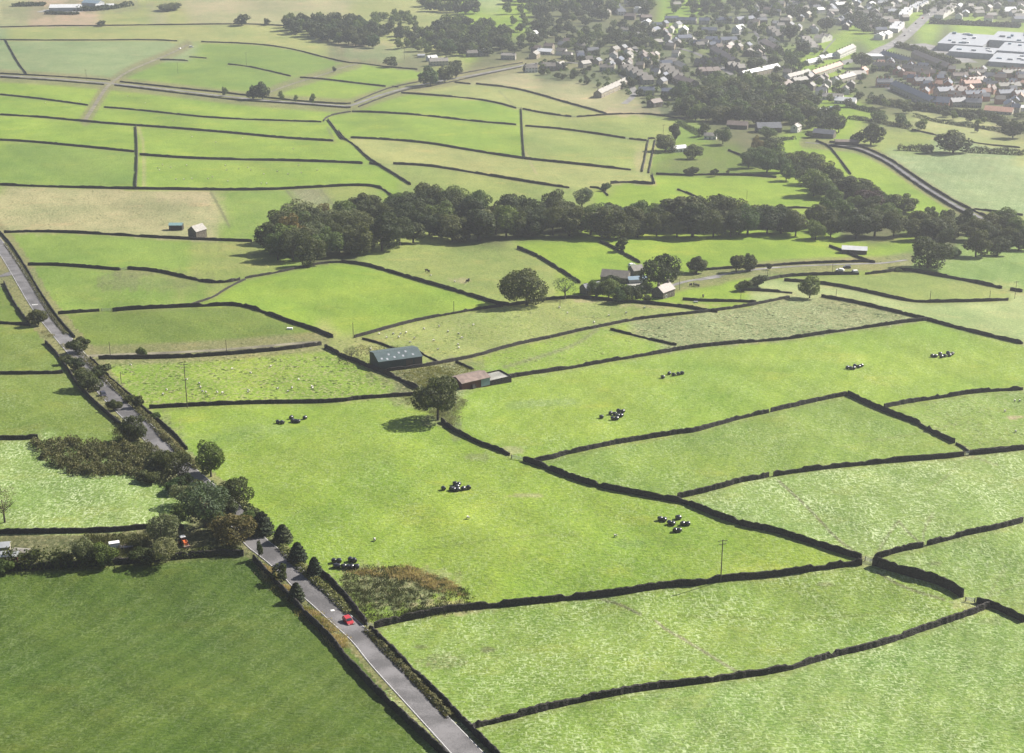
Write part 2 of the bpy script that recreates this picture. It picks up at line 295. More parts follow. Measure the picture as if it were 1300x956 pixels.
# ------------------------------------------------------------------ drystone walls: (label, path, height)
WALLS = [
 ('long drystone wall along the top of the far left pastures, below the straw coloured moor', 'A 0,103 200,98 420,97 600,94 880,91 960,92 1080,98 1150,105', 1.5),
 ('drystone wall from the left edge to the parked cars above the farm track', 'A 0,150 100,152 350,152 560,150 665,155', 1.5),
 ('long curving drystone wall from the parked cars down to the pale farmhouse by the wood', 'A 755,158 900,163 1000,170 1100,185 1200,212 1300,236 B 80,238 180,252 300,262', 1.5),
 ('short steep drystone wall at the far left, tilted like a backslash between two long walls', 'A 20,150 45,195 70,240 100,278', 1.8),
 ('upper wall of the hillside lane, left of the crossing farm track', 'A 0,277 100,282 200,287 320,295 420,303', 1.3),
 ('lower wall of the hillside lane, left of the crossing farm track', 'A 0,291 100,297 200,303 390,319', 1.3),
 ('upper wall of the hillside lane, from the farm track to the lane junction', 'A 450,308 700,335 850,350 1000,368 1150,383 1300,392 B 50,388', 1.5),
 ('lower wall of the hillside lane, from the farm track to the lane junction', 'A 430,321 600,342 800,366 900,378 1100,390 1300,406 B 45,405', 1.5),
 ('wall along the upper side of the lane climbing to the village', 'B 60,383 150,345 200,328 300,308 420,285 560,258 690,236', 1.2),
 ('wall along the lower side of the lane climbing to the village', 'B 75,402 150,372 250,338 330,328 450,302 600,270 690,252', 1.4),
 ('shortest isolated fragment of drystone wall above the hillside lane', 'A 600,226 650,226 705,229', 1.6),
 ('low broken wall fragment just above the shortest isolated wall piece', 'A 710,215 740,216 780,220', 1.2),
 ('drystone wall fragment sloping down right, ending before the narrow brown track', 'A 855,242 920,248 1000,265 1095,288', 1.5),
 ('drystone wall crossing the narrow brown track towards the lane climbing to the village', 'A 1125,292 1200,297 1270,305 B 90,316 180,326', 1.6),
 ('stub of wall between a gateway and the lane climbing to the village', 'B 200,326 232,329', 1.4),
 ('wall from the left edge ending short of the straight farm track', 'A 0,356 100,366 200,378 335,397', 1.6),
 ('wall starting right of the straight farm track and dipping towards the wall corner', 'A 390,404 500,412 650,428 800,444 1000,452 1210,459', 1.5),
 ('long drystone wall passing under the foot of the farm track from the left edge', 'A 0,432 150,440 300,455 420,466 600,478 750,490 900,503 1050,518 1260,531', 1.8),
 ('upright looking drystone wall joining three long walls at the left', 'A 510,475 515,540 515,620 510,705', 2.0),
 ('wall from the left edge that stops at the upright cross wall', 'A 0,527 100,532 200,541 350,555 505,571', 1.8),
 ('wall starting at the upright cross wall above the sheep and running right', 'A 525,582 700,595 900,601 1100,604 1300,611 B 90,615', 1.9),
 ('lowest long wall of the far left hillside, above the straw coloured rushy field', 'A 0,695 200,703 500,710 800,714 1000,714 1150,706 1300,698 B 60,697 130,699 170,712 200,738', 1.9),
 ('hooked wall corner rising beside the green gateway near the hillside lane', 'A 1215,455 1222,443 1250,432 B 0,428 45,420', 1.5),
 ('long drystone wall running right from the lane junction to the tee of walls', 'B 50,420 150,423 300,432 500,455 670,470', 1.7),
 ('drystone wall continuing right of the tee towards the far gateway', 'B 700,474 850,486 1000,508 1075,520', 1.6),
 ('short wall between the far gateway and the walled green strip', 'B 1090,522 1160,530', 1.6),
 ('wall dropping diagonally from the hook corner to the dark wood', 'A 1230,450 1260,490 1285,525 B 20,520 60,545 110,595 150,620 200,650 240,675 270,694', 1.8),
 ('thin field wall beside the diagonal one, above its bend', 'B 0,492 8,505 22,520', 1.4),
 ('long sweeping wall from the diagonal wall right to the walled green strip', 'B 45,518 200,525 350,540 450,558 600,582 700,597 900,618 1105,640', 1.8),
 ('little wall stub butting on the diagonal wall', 'B 115,615 165,622', 1.7),
 ('wall just above the dark wood, curving down to the right', 'B 205,616 330,622 450,640 600,665 750,690 865,706', 1.8),
 ('short wall piece right of a gateway just above the dark wood', 'B 942,704 985,708 1010,735', 1.3),
 ('upright looking wall in the middle of the straw coloured hill pastures', 'B 685,408 688,470 692,540 698,597', 1.8),
 ('wall from the top of the upright wall right to a gateway', 'B 690,410 780,428 878,440', 1.7),
 ('wall right of the gateway ending at the village edge', 'B 893,440 1000,432 1080,428 1150,428 1250,440 1300,450', 1.5),
 ('long diagonal wall across the straw coloured field below the village terrace', 'B 515,316 650,330 750,355 850,385 950,412 1010,430', 1.7),
 ('small wall piece beside the lane below the farmhouse trees', 'B 435,310 500,317', 1.5),
 ('curving wall from the climbing lane to the gateway above the upright wall', 'B 235,350 350,358 500,370 600,388 665,407', 1.7),
 ('left wall of the narrow walled green strip', 'B 1162,525 1150,590 1138,645', 1.7),
 ('right wall of the narrow walled green strip', 'B 1188,525 1175,590 1163,650', 1.5),
 ('top wall closing the narrow walled green strip', 'B 1160,521 1195,521', 1.4),
 ('irregular low wall along the foot of the narrow walled green strip', 'B 1020,690 1080,684 1140,690 1185,692', 2.2),
 ('stub of wall dropping from the foot of the walled green strip', 'B 1175,655 1185,690', 1.5),
 ('wall across the small pasture left of the village lane, above the bushes', 'B 1190,655 1300,660 C 100,657 200,658 270,659 380,668', 1.7),
 ('low wall curling down to the dark wood, left of the bright strip field', 'B 1270,712 C 30,722 70,740 130,775', 1.3),
 ('wall rising right of the bright strip field beside the railway-like lane', 'C 520,530 570,550 610,600 650,655', 1.6),
 ('wall by the small cottage under the trees', 'C 190,565 240,585 270,598', 1.6),
 ('low wall at the edge of the bright meadow above the dark wood', 'C 380,785 430,781 500,782', 1.4),
 ('upper wall of the straight lane at the right edge of the valley', 'C 570,535 660,543 720,562 800,600 870,648 950,703 1050,763 1150,810 1300,875', 1.6),
 ('lower wall of the straight lane at the right edge of the valley', 'C 560,548 650,558 710,576 790,616 860,668 940,722 1040,784 1140,832 1230,870', 1.6),
 ('wall at the far right below the grey green field', 'C 1115,785 1200,797 1300,810', 1.4),
 ('long thin wall behind the dome shaped tree in the far right pastures', 'C 880,487 1000,515 1150,543 1290,556', 1.3),
 ('wall below the straw field from the main road to the stone barn', 'D 15,47 150,42 350,50 600,66 770,74 945,80', 1.7),
 ('left part of the wavy wall under the long green field, ending at a gap', 'D 105,168 200,168 300,174 450,187', 1.7),
 ('right part of the wavy wall, sagging towards the corner of the dark wood', 'D 480,183 580,190 700,216 780,234 850,234 900,224', 1.8),
 ('rough wall climbing from the mound field to the corner of the dark wood', 'D 715,318 800,290 860,250 920,222', 1.0),
 ('wall curving from the dark wood over the crest of the bright pasture', 'D 920,218 1050,195 1150,172 1220,160 1300,158', 1.2),
 ('short wall left of a gap beside the main road, between the two mound fields', 'D 218,352 300,346 378,340', 1.8),
 ('long arching wall over the mound field, ending at the white trough', 'D 422,342 500,334 650,327 780,322 870,317 940,328 1000,350 1100,388 1160,405 1248,440', 1.9),
 ('lower wall of the field track leading from the main road', 'D 370,520 500,519 700,514 850,505 1000,492 1100,482 1210,466', 1.9),
 ('wall running diagonally behind the green barn to the lone oak', 'D 1220,478 1260,498 1300,520 E 60,528 130,560 200,585 300,635', 2.0),
 ('wall along the bottom of the rushy sheep field behind the tall pole', 'D 560,705 650,700 800,692 1000,686 1200,684 1300,678 E 60,672 150,665 300,655', 1.7),
 ('stone wall along the right verge of the main road, from the top left corner', 'D 0,45 40,90 80,150 110,200 150,270 190,330 230,385 280,440', 1.5),
 ('stone wall along the right verge of the main road beside the sheep field', 'D 340,520 390,570 440,620 500,670 540,710 590,750 650,800 700,860', 1.5),
 ('dark wall on the left verge of the main road above the ash bushes', 'D 15,235 40,290 75,345 110,390', 1.6),
 ('dark wall along the left verge of the main road beside the left fields', 'D 170,460 220,510 260,570 300,630 360,690 430,750 490,800', 1.7),
 ('wall meeting the main road at the left edge, the highest of three', 'D 0,387 60,390 115,395', 1.6),
 ('wall meeting the main road at the left edge, the middle one of three', 'D 0,577 120,577 245,573', 1.6),
 ('wall meeting the brown scrub at the left edge, the lowest of three', 'D 0,822 120,820 150,815', 1.8),
 ('long wall bounding the bright pasture, dropping past the cattle to the big round tree', 'E 10,158 100,168 200,196 300,226 400,254 500,284 590,314 640,320', 1.8),
 ('wall rising from the yellow bush to the big round tree', 'E 60,440 150,415 250,387 350,365 430,350 520,335 620,322', 1.6),
 ('wall from the dark wood down to the pale bare tree', 'E 670,105 740,132 800,168 850,200 905,236', 1.8),
 ('wall from the dark wood to the farm under the big domed tree', 'E 980,82 1020,98 1070,128 1130,160', 1.7),
 ('wall in front of the farm cottages below the row of garden trees', 'E 640,320 700,312 780,298 900,290 1000,300 1150,312 1300,326 F 100,340', 1.6),
 ('long wall from the yellow sheds up to the corner of the rough clover field', 'E 180,565 300,552 420,530 520,510 650,470 800,440 900,415 970,402 1100,375 1200,362 1300,352 F 100,345 250,325 330,308 420,290', 1.6),
 ('broken wall left of the rough clover field', 'E 1020,410 1100,430 1180,450 1270,470', 1.2),
 ('wall below the clover field running right to the wall crossing', 'E 500,632 600,600 700,580 850,560 1000,532 1150,508 1300,482 F 130,470 300,455 420,446 600,418 750,398 860,382 940,374', 1.9),
 ('thin fence-like wall beside the old sheds', 'E 440,532 480,550 505,560', 1.0),
 ('thin low wall sloping behind the green barn', 'E 90,445 150,460 200,480 235,488', 1.0),
 ('broken wall piece left of the old sheds, right of the green barn', 'E 285,485 330,510 370,530', .8),
 ('upper wall of the farm drive in the bright meadow', 'F 100,187 200,180 320,174 450,164 600,158 720,156 740,160', 1.5),
 ('diagonal wall from the pale roofed shed to the end of the farm drive', 'F 570,98 640,125 700,150 735,160', 1.5),
 ('wall ending at the parked white off-road car', 'F 330,225 400,212 500,206 600,203 690,203', 1.7),
 ('wall right of a gateway leading to the large bush', 'F 705,203 780,196 840,186', 1.7),
 ('wall running right from the large bush along the olive field', 'F 840,186 900,194 1000,212 1100,230 1225,258', 1.8),
 ('end of a wall at the right edge by the field pole', 'F 1248,262 1300,270', 1.7),
 ('long curving wall below the olive field at the right', 'F 400,227 530,236 650,255 780,285 880,306 950,308 1100,305 1240,300', 1.6),
 ('wall between the small bright paddock and the bushy round tree', 'F 240,262 330,265 440,275', 1.4),
 ('low wall across the small paddock by the farm drive', 'F 20,298 100,304 200,304 300,308', 1.4),
 ('wall along the foot of the small paddock', 'F 0,322 80,335 150,345', 1.4),
 ('wall from the bushy round tree to the wall crossing and right edge', 'F 540,287 650,305 780,335 900,365 950,378 1050,405 1180,437 1300,465', 1.6),
 ('great wall from the rank gateway up to the apex of the middle right field', 'H 735,48 800,38 E 840,880 900,868 1000,845 1100,828 1200,812 1300,795 F 60,795 150,768 250,740 345,720', 2.0),
 ('upper part of the great wall reaching the apex', 'F 350,718 450,695 550,672 640,655', 2.0),
 ('wall dropping from the apex to a narrow gap', 'F 640,655 700,685 780,720 885,758', 2.2),
 ('wall below the narrow gap, ending before the far right gateway', 'F 888,758 950,795 1043,838', 2.2),
 ('thick wall leaving the apex wall towards the right edge', 'F 775,702 880,682 1000,665 1100,648 1200,640 1300,635', 2.0),
 ('wall piece at the right edge right of the far gateway', 'F 1098,878 1200,866 1300,858', 2.0),
 ('crooked wall from the lone oak down to the rank gateway', 'E 385,755 430,790 480,815 530,840 590,860 645,884', 1.9),
 ('great wall from the rank gateway diagonally down to the four way gateway', 'H 695,45 780,75 880,115 980,145 1080,165 1200,188 1300,205 I 60,218 150,255 250,290 350,308 420,330 520,362 620,395 700,415', 2.2),
 ('wall branching right from the great diagonal wall to a gap', 'I 0,185 80,168 150,150 230,125 330,108 345,103', 2.1),
 ('long wall running right from the gap to the far gateway', 'I 360,102 450,88 550,75 700,60 850,45 1000,35 1080,25', 2.1),
 ('tumbled low wall running into the far gateway', 'F 1045,840 1070,852 1096,872', .9),
 ('wall at the right edge beyond the far gateway', 'I 1095,22 1200,12 1300,2', 2.1),
 ('wall from the four way gateway up to a sheep creep', 'I 740,412 800,395 850,380 920,368', 2.0),
 ('wall from the sheep creep up to the right edge', 'I 938,362 1000,345 1100,318 1200,300 1300,272', 2.0),
 ('thick dark wall from the four way gateway down to the trampled gap', 'I 732,435 800,455 880,480 960,500 1020,525 1075,560', 3.2),
 ('wall from the trampled gap down to the right edge', 'I 1120,578 1170,590 1240,620 1300,650', 2.2),
 ('long wall from the trampled gap down to the bottom of the scene', 'I 1170,592 1100,622 1000,655 900,690 800,725 700,755 600,775 500,805 400,835 250,858 80,880 H 1180,900 1000,930 820,968 680,1005 490,1052', 2.1),
 ('longest straight foreground wall, carrying the telegraph pole', 'H 135,672 300,632 450,605 600,592 750,578 900,562 1020,550 1100,540 1200,522 1300,510 I 50,515 160,495 300,485 420,470 550,450 700,432', 2.3),
 ('wall on the right of the main road beside the reddish weed patch', 'm 500,330 600,420 700,530 780,630 860,730', 2.2),
 ('wall on the right of the main road in the bottom foreground', 'm 890,770 950,830 1020,890 H 230,790 300,860 400,955 480,1040 620,1180', 2.0),
 ('tall dark wall left of the main road, above the dark green field', 'm 10,240 100,340 200,450 300,550 420,680 520,780 620,880 H 0,760 90,860 200,970 330,1090 460,1215', 2.2),
 ('dark wall below the pale streaked field, left of the willows', 'G 0,318 100,316 300,314 450,308 570,296 700,300', 1.8),
 ('shaded wall at the head of the dark green field', 'G 0,455 150,450 300,440 450,432 620,415 800,400 915,400', 2.2),
]
LANES = [  # name, path, width, material, wander
 ('road', 'Z -120,180 Z -60,240 D 0,92 50,168 95,245 140,318 185,378 235,438 285,497 335,555 380,620 430,675 480,722 540,778 k 20,20 100,112 210,235 350,355 460,450 560,530 650,600 m -70,-20 30,112 120,178 210,250 300,330 400,440 550,575 700,712 850,845 H 155,790 230,872 350,1000 500,1160 620,1290', 6.6, 'asphalt'),
 ('side_road', 'Z -90,345 D 0,215 45,195 75,190', 5.5, 'asphalt'),
 ('hillside_lane', 'A -150,272 0,284 200,295 400,312 600,332 800,357 1000,378 1150,387 1300,399 B 50,396 150,358 300,318 450,293 600,264 700,244', 5.0, 'pale_asphalt'),
 ('farm_track', 'A 705,168 640,202 550,238 480,268 430,302 400,325 370,372 320,450', 3.6, 'dirt'),
 ('grass_track', 'A 1010,347 1080,320 1160,296 1240,272 B 0,258 70,240', 3.4, 'dirt'),
 ('field_track', 'D 310,510 400,505 600,498 800,488 1000,472 1100,462 1200,455', 3.5, 'dirt'),
 ('farm_drive', 'h 880,440 930,420 1000,400 1100,382 1200,370 1300,360 F 50,228 120,212 200,198 300,182 450,171 600,165 720,162 780,160 860,148', 3.0, 'pale_asphalt'),
 ('farmyard', 'h 540,385 600,400 680,450 740,480', 8., 'concrete'),
 ('straight_lane', 'C 480,535 560,541 660,550 715,568 795,608 865,658 945,713 1045,774 1145,821 1240,860 1400,920', 3.2, 'asphalt'),
 ('village_lane', 'B 700,244 760,235 840,232 900,238', 5.5, 'pale_asphalt'),
 ('high_street', 'c 650,-60 645,20 640,60 560,130 470,215 400,280 330,330 250,360 190,395 b 1420,430 1300,455 1150,500 1000,555 900,590 830,612 760,640', 15., 'pale_asphalt'),
 ('town_street', 'b 760,640 640,610 500,600 400,560 300,480 150,400 0,360', 6., 'asphalt'),
 ('town_street', 'a 1300,420 1180,460 1100,440 1020,400 950,330 1000,250 1060,180 1010,80 980,10', 6., 'pale_asphalt'),
 ('town_street', 'a 880,560 960,640 980,720 900,780', 6., 'pale_asphalt'),
 ('town_street', 'b 560,200 620,300 640,420 760,640', 5., 'asphalt'),
 ('town_street', 'c 230,640 380,700 560,800 760,830', 5.5, 'asphalt'),
 ('town_street', 'c 460,560 700,620 900,620 1300,610', 5.5, 'asphalt'),
 ('town_street', 'c 250,470 420,510 700,520 1000,530 1300,545', 6., 'asphalt'),
 ('town_street', 'c 850,770 1060,750 1300,740', 5.5, 'asphalt'),
 ('town_street', 'c 0,110 200,130 350,160 420,250', 7., 'pale_asphalt'),
 ('town_street', 'b 0,255 200,255 420,270 560,240', 6., 'asphalt'),
 ('car_park', 'c 480,330 600,360 720,400 860,470', 28., 'pale_asphalt'),
 ('footpath', 'b 1090,400 1130,350 1185,290', 2., 'asphalt'),
 ('quarry_floor', 'g 420,95 500,72 590,90', 60., 'concrete'),
]
# ------------------------------------------------------------------ pasture colours: seeds in picture pixels
C_ = dict(L=(.136, .208, .026), M=(.112, .176, .030), D=(.050, .084, .013), K=(.088, .132, .022), O=(.150, .192, .050), P=(.120, .186, .044), Q=(.120, .150, .062), W=(.185, .235, .095),
          S=(.205, .21, .105), Y=(.185, .21, .070), G=(.135, .185, .080), T=(.085, .095, .045), B=(.26, .21, .14), V=(.11, .12, .06), U=(.070, .085, .042), N=(.07, .08, .035))
# key, streak, rush, stripe, seeds
FIELDS = [
 ('D', .12, .0, .55, '100,790 290,735 305,745 270,725 320,780 300,800 30,760 200,760 100,860 250,900 30,930 380,900'),
 ('P', .8, .15, .0, '100,610 30,580 180,640 60,650 130,660 190,625'),
 ('N', .1, .5, 0, '60,690 140,690 200,690 280,690'),
 ('K', .25, .1, .1, '80,510 20,540 110,530 20,490'), ('K', .2, .1, .1, '30,450 50,440 20,425'), ('K', .1, .2, 0, '10,390 8,375'), ('V', 0, .3, 0, '5,330 15,345'),
 ('L', .25, .15, .15, '500,600 350,560 800,640 700,700 650,750 950,690 600,640 430,660 300,520 450,540 380,620 550,710 400,690 750,730 900,680 1000,700 620,760'),
 ('L', .3, .1, .2, '850,480 700,520 1000,460 1150,430 1250,470 1000,500 620,510 760,560 900,530 1270,440 1100,490 1180,410'),
 ('M', .35, .1, .2, '1000,550 800,590 1120,560 930,580 1050,530 720,585 1180,570'),
 ('M', .45, .35, .0, '1200,520 1270,510 1260,555 1180,525 1230,560'),
 ('P', .8, .15, .1, '1050,630 1250,610 950,640 1150,600 1100,680 1180,660 1000,650'),
 ('P', .55, .15, .4, '1230,700 1290,690 1150,715 1270,740 1200,730'),
 ('M', .55, .15, .35, '1000,770 800,800 600,820 1150,740 700,830 900,820 560,850 700,900 1180,765 1050,790 620,950 850,860'),
 ('P', .55, .15, .5, '1150,830 1250,800 1000,900 700,1000 1100,900 900,950 1280,900'),
 ('L', .15, .95, .0, '330,470 200,480 450,480 160,470 400,500 250,500'),
 ('K', .1, .15, .0, '250,415 350,420 150,430 120,415 380,430'),
 ('L', .1, .05, .0, '430,370 520,390 350,370 450,405 560,375 320,375'),
 ('M', .1, .2, .0, '150,370 200,380 80,350 90,375 250,375'), ('O', 0, .25, 0, '240,360 270,365'),
 ('M', .1, .05, .0, '150,315 60,310 100,320 220,320'), ('O', .0, .25, 0, '260,330 300,340'),
 ('O', .1, .3, .0, '560,345 480,330 640,350 600,330 540,330'),
 ('L', .0, .05, .0, '730,325 700,315 780,340'),
 ('O', .25, .5, .0, '600,420 750,400 520,430 680,390 480,440 820,390'), ('Y', 0, .4, 0, '450,440 440,445'),
 ('L', .25, .45, .0, '700,440 620,460 750,430 800,440 660,465'), ('N', .1, 1, 0, '520,480 545,475'), ('V', .6, .8, 0, '570,465'),
 ('Q', .55, 1., .0, '960,410 850,420 1080,400 1000,385 1130,410 900,430 900,400'),
 ('L', .0, .05, .0, '930,320 850,310 1030,325 980,310 880,325'),
 ('L', .0, .05, .0, '1000,343 900,360 880,375 930,365 1080,345 910,345 900,385 890,392'),
 ('O', .1, .1, .0, '1130,360 1050,355 1200,375 1090,355 1250,378'),
 ('W', .15, .05, .0, '1200,400 1080,378 1290,400 1010,372 980,358 1150,395 970,372'),
 ('L', .0, .0, .0, '1100,330 1130,322'), ('P', .3, .0, .2, '1250,340 1200,345 1290,345 1230,325'),
 ('G', .55, .1, .3, '1220,230 1150,215 1280,250 1200,205 1250,210 1170,230'),
 ('Y', .1, .0, .0, '1280,275'), ('L', .1, .0, .0, '1130,220 1180,250 1090,200 1230,270 1110,215 1150,235'),
 ('L', .0, .0, .0, '1020,190 1060,205 1040,195'), ('L', .0, .05, .0, '1000,245 900,240 960,235 880,235'),
 ('K', .0, .3, .0, '900,205 870,200 930,200'), ('M', 0, .1, 0, '865,170 875,165'), ('N', 0, .2, 0, '960,140 1000,140 700,290 600,290 1100,280 1200,300 450,300 930,160 1120,290'),
 ('O', .0, .4, .0, '1130,165 1160,170 1100,165'), ('Y', .3, .1, .0, '1180,165 1230,178 1280,185 1200,170'), ('L', .0, .0, .0, '1085,150 1090,140 1075,150'), ('Y', .3, .2, .0, '1200,155 1240,160'),
 ('S', .1, .55, .0, '100,260 30,270 240,270 180,250 260,250'), ('M', .1, .3, .0, '330,265 300,255 310,280'), ('V', .5, .6, 0, '390,250'), ('O', .0, .3, 0, '430,255'),
 ('M', .1, .1, .0, '80,215 150,225 30,200 110,225 20,225'), ('L', .15, .15, .0, '300,220 200,210 420,225 350,225 470,225 250,230'),
 ('L', .1, .05, .0, '60,170 150,175 20,165 110,180'), ('L', .1, .1, .0, '300,185 420,190 200,180 250,195 380,195'),
 ('L', .1, .05, .0, '50,135 100,140 20,130 80,145'), ('L', .1, .1, .0, '300,155 200,150 420,170 250,160 350,165'), ('L', .15, .1, .0, '450,195 440,180 460,200'),
 ('L', .1, .05, .0, '60,110 30,105 100,115'), ('L', .1, .05, .0, '250,130 350,140 200,125 160,120 300,140 390,145'), ('L', .1, .1, .0, '440,162 420,155'),
 ('G', .1, .0, .0, '80,70 30,75 150,60 180,80 100,85 200,65'), ('G', .1, .0, .0, '6,75 3,60 10,85'),
 ('M', .1, .1, .0, '300,85 340,100 250,95 200,95 180,95 280,100'), ('M', .1, .15, .0, '300,65 380,80 330,70 420,85 400,70'), ('L', .1, .0, .0, '480,92 520,98 450,88 500,90'), ('L', .1, .0, 0, '400,110 440,115 380,120 470,105 420,125'),
 ('Y', .1, .05, .0, '100,42 300,42 30,42 200,42 350,45 370,50'), ('S', .15, .35, .0, '100,27 300,20 200,25 400,10 250,5 150,-5 0,5 400,-20'), ('Y', .1, .1, .0, '180,20 220,22 150,28'), ('B', .0, .1, .0, '75,27 90,30 100,27'),
 ('Y', .2, .4, 0, '480,50 500,60 530,45 540,25'), ('V', .0, .4, 0, '460,65 490,72 520,75'),
 ('L', .1, .1, .0, '560,140 500,150 620,135 480,135 640,148'), ('L', .1, .15, .0, '500,165 560,170 620,180 530,160 640,175 460,155'),
 ('Y', .15, .15, .0, '560,195 500,185 480,200 620,205 680,215 750,215 800,228 460,185'), ('O', .1, .3, .0, '560,220 600,240 650,240 530,215 720,240'), ('L', 0, 0, 0, '800,247 785,243'), ('L', .0, .0, 0, '860,240 840,245'),
 ('O', .15, .2, .0, '740,190 680,180 770,195 700,175 800,200'), ('O', .1, .25, .0, '750,160 800,160 700,155 840,165 680,152'), ('Y', .0, .1, .0, '812,200'),
 ('Y', .15, .15, .0, '640,118 560,112 600,120 660,130 700,135 540,110 720,140'), ('S', .1, .15, .0, '700,115 760,130 660,102 640,95 620,95 790,138 740,122'), ('L', .1, .1, .0, '560,128 500,120 620,135 470,130 530,122 640,140'),
 ('L', 0, 0, 0, '615,22 640,25'), ('W', 0, 0, 0, '620,5'), ('U', .1, .2, 0, '700,80 740,70 800,100 850,80 900,60 1000,60 950,90 1100,70 1150,60 870,110 1000,110 780,60 1050,30 900,30 830,120 750,95 700,95'),
 ('U', .1, .2, 0, '1130,110 1200,120 1270,120 1160,90 1250,130 1290,100 1150,120 1200,90 1200,50 1250,70 1290,60 1120,40 1040,10 1200,10 1280,15'), ('N', .1, .3, 0, '1130,130 1200,145 1280,165 1100,120 700,50 800,30 650,70 880,140'),
 ('L', .2, 0, 0, '1180,38 1250,42 1220,45 1290,42'), ('L', 0, 0, 0, '870,5 885,8'), ('L', 0, 0, 0, '1050,62 1065,55'), ('L', 0, 0, 0, '1022,78'), ('L', 0, 0, 0, '1115,57 1108,57'),
]
# patches of colour over the pastures, some with extra rushes: u, v, half width, half height, colour key, strength, edge
PATCHES = [
 (500, 748, 62, 26, 'V', .9, 'rush'), (460, 735, 35, 20, 'S', .45, 'rush'), (570, 772, 50, 9, 'B', .5, 'rush'), (545, 735, 40, 14, 'S', .35, 'rush'), (605, 580, 16, 5, 'V', .5, ''),
 (668, 629, 22, 3, 'S', .7, ''), (800, 690, 26, 5, 'P', .6, ''), (650, 572, 14, 6, 'S', .7, ''), (556, 534, 26, 8, 'V', .6, 'rush'), (530, 512, 20, 8, 'S', .35, 'rush'), (580, 548, 10, 12, 'V', .6, ''),
 (505, 502, 14, 14, 'V', .5, 'rush'), (1100, 713, 14, 8, 'S', .5, ''), (1232, 767, 24, 7, 'S', .6, ''), (1228, 577, 10, 6, 'S', .6, ''), (525, 475, 60, 14, 'N', .7, 'rush'), (580, 462, 35, 9, 'V', .6, 'rush'),
 (450, 442, 32, 9, 'Y', .8, 'rush'), (745, 381, 20, 3, 'B', .5, ''), (850, 388, 60, 3, 'B', .4, ''), (200, 355, 70, 14, 'T', .35, 'rush'), (150, 360, 30, 10, 'T', .4, 'rush'), (165, 347, 30, 6, 'T', .5, 'rush'),
 (310, 335, 40, 10, 'Y', .4, ''), (330, 313, 70, 10, 'T', .25, 'rush'), (240, 250, 40, 10, 'B', .3, ''), (200, 262, 60, 8, 'T', .25, 'rush'), (30, 285, 60, 12, 'S', .5, ''), (470, 60, 40, 8, 'B', .35, ''),
 (480, 68, 50, 9, 'G', .5, ''), (880, 210, 40, 10, 'T', .3, 'rush'), (812, 205, 9, 14, 'B', .3, ''), (800, 142, 40, 6, 'B', .5, ''), (650, 100, 30, 8, 'B', .3, ''), (1200, 158, 90, 9, 'S', .4, ''), (1250, 172, 60, 6, 'S', .4, ''),
 (1130, 160, 35, 8, 'T', .4, 'rush'), (560, 840, 30, 10, 'T', .45, 'rush'), (620, 825, 11, 4, 'N', .8, ''), (535, 822, 8, 3, 'N', .7, ''), (1260, 788, 16, 5, 'T', .4, ''), (1048, 742, 14, 3, 'T', .6, ''), (1187, 715, 8, 3, 'T', .6, ''),
 (440, 580, 80, 24, 'K', .25, ''), (200, 555, 30, 30, 'V', .5, 'rush'), (10, 340, 10, 10, 'V', .4, ''), (1290, 530, 14, 2, 'B', .8, ''), (270, 555, 60, 5, 'P', .5, ''), (340, 545, 60, 6, 'P', .5, ''), (700, 512, 50, 4, 'P', .5, ''),
 (585, 356, 14, 3, 'B', .6, ''), (1250, 365, 50, 10, 'Y', .4, ''), (860, 590, 90, 16, 'L', .4, ''), (75, 29, 45, 6, 'B', .7, ''), (40, 15, 40, 10, 'V', .5, 'rush'), (130, 8, 60, 8, 'V', .5, 'rush'), (300, 8, 110, 8, 'B', .25, ''),
 (1130, 60, 50, 22, 'U', .0, ''), (1000, 65, 30, 8, 'L', .4, ''), (760, 55, 40, 20, 'N', .4, ''), (885, 60, 25, 8, 'L', .3, ''), (930, 75, 40, 12, 'N', .4, ''),
]
# worn lines in the turf: path, half width px, colour, strength
LINES_ = [
 ('H 985,565 1050,580 1130,620', 1.2, 'N', .8), ('H 1190,645 1230,680 1300,715 I 0,700 100,760 180,810 240,845', 1.2, 'V', .8), ('I 700,410 600,340 500,230 380,120', 1.1, 'T', .75), ('I 740,410 790,320 830,270', 1.1, 'T', .7),
 ('I 830,270 870,320 930,365', 1., 'T', .65), ('I 920,360 925,300 960,240', 1., 'T', .6), ('I 745,460 850,520 1000,565', 1.2, 'T', .7), ('I 760,455 870,500 1010,560', .8, 'K', .6), ('I 0,625 250,635 500,640 700,620 900,600', 1.2, 'K', .6),
 ('E 970,408 900,460 820,490 740,515 620,550', 1.4, 'V', .6), ('E 1300,200 1290,210', 1, 'V', .3), ('B 700,570 740,650', .8, 'B', .4), ('B 600,340 660,400', .8, 'V', .4), ('A 330,448 300,452', 1, 'V', .4), ('A 1075,715 1100,745 1130,780', .8, 'T', .7), ('A 1200,710 1250,770', .8, 'T', .7),
 ('A 790,720 830,790 860,850', 1., 'T', .7), ('A 520,480 540,540 540,700', 1.2, 'B', .35), ('A 1230,480 1250,520', 1., 'V', .5), ('F 700,830 900,800 1050,760', .8, 'V', .3), ('H 280,380 500,350 700,325 900,322', 1., 'K', .4), ('E 640,695 750,685 880,678', 3, 'P', .6),
 ('I 1110,30 1200,60', .8, 'V', .5), ('I 1080,40 1000,110 930,170', .8, 'V', .35), ('I 1160,555 1300,500', 1., 'V', .35), ('I 1170,545 1230,440', .8, 'V', .35),
]
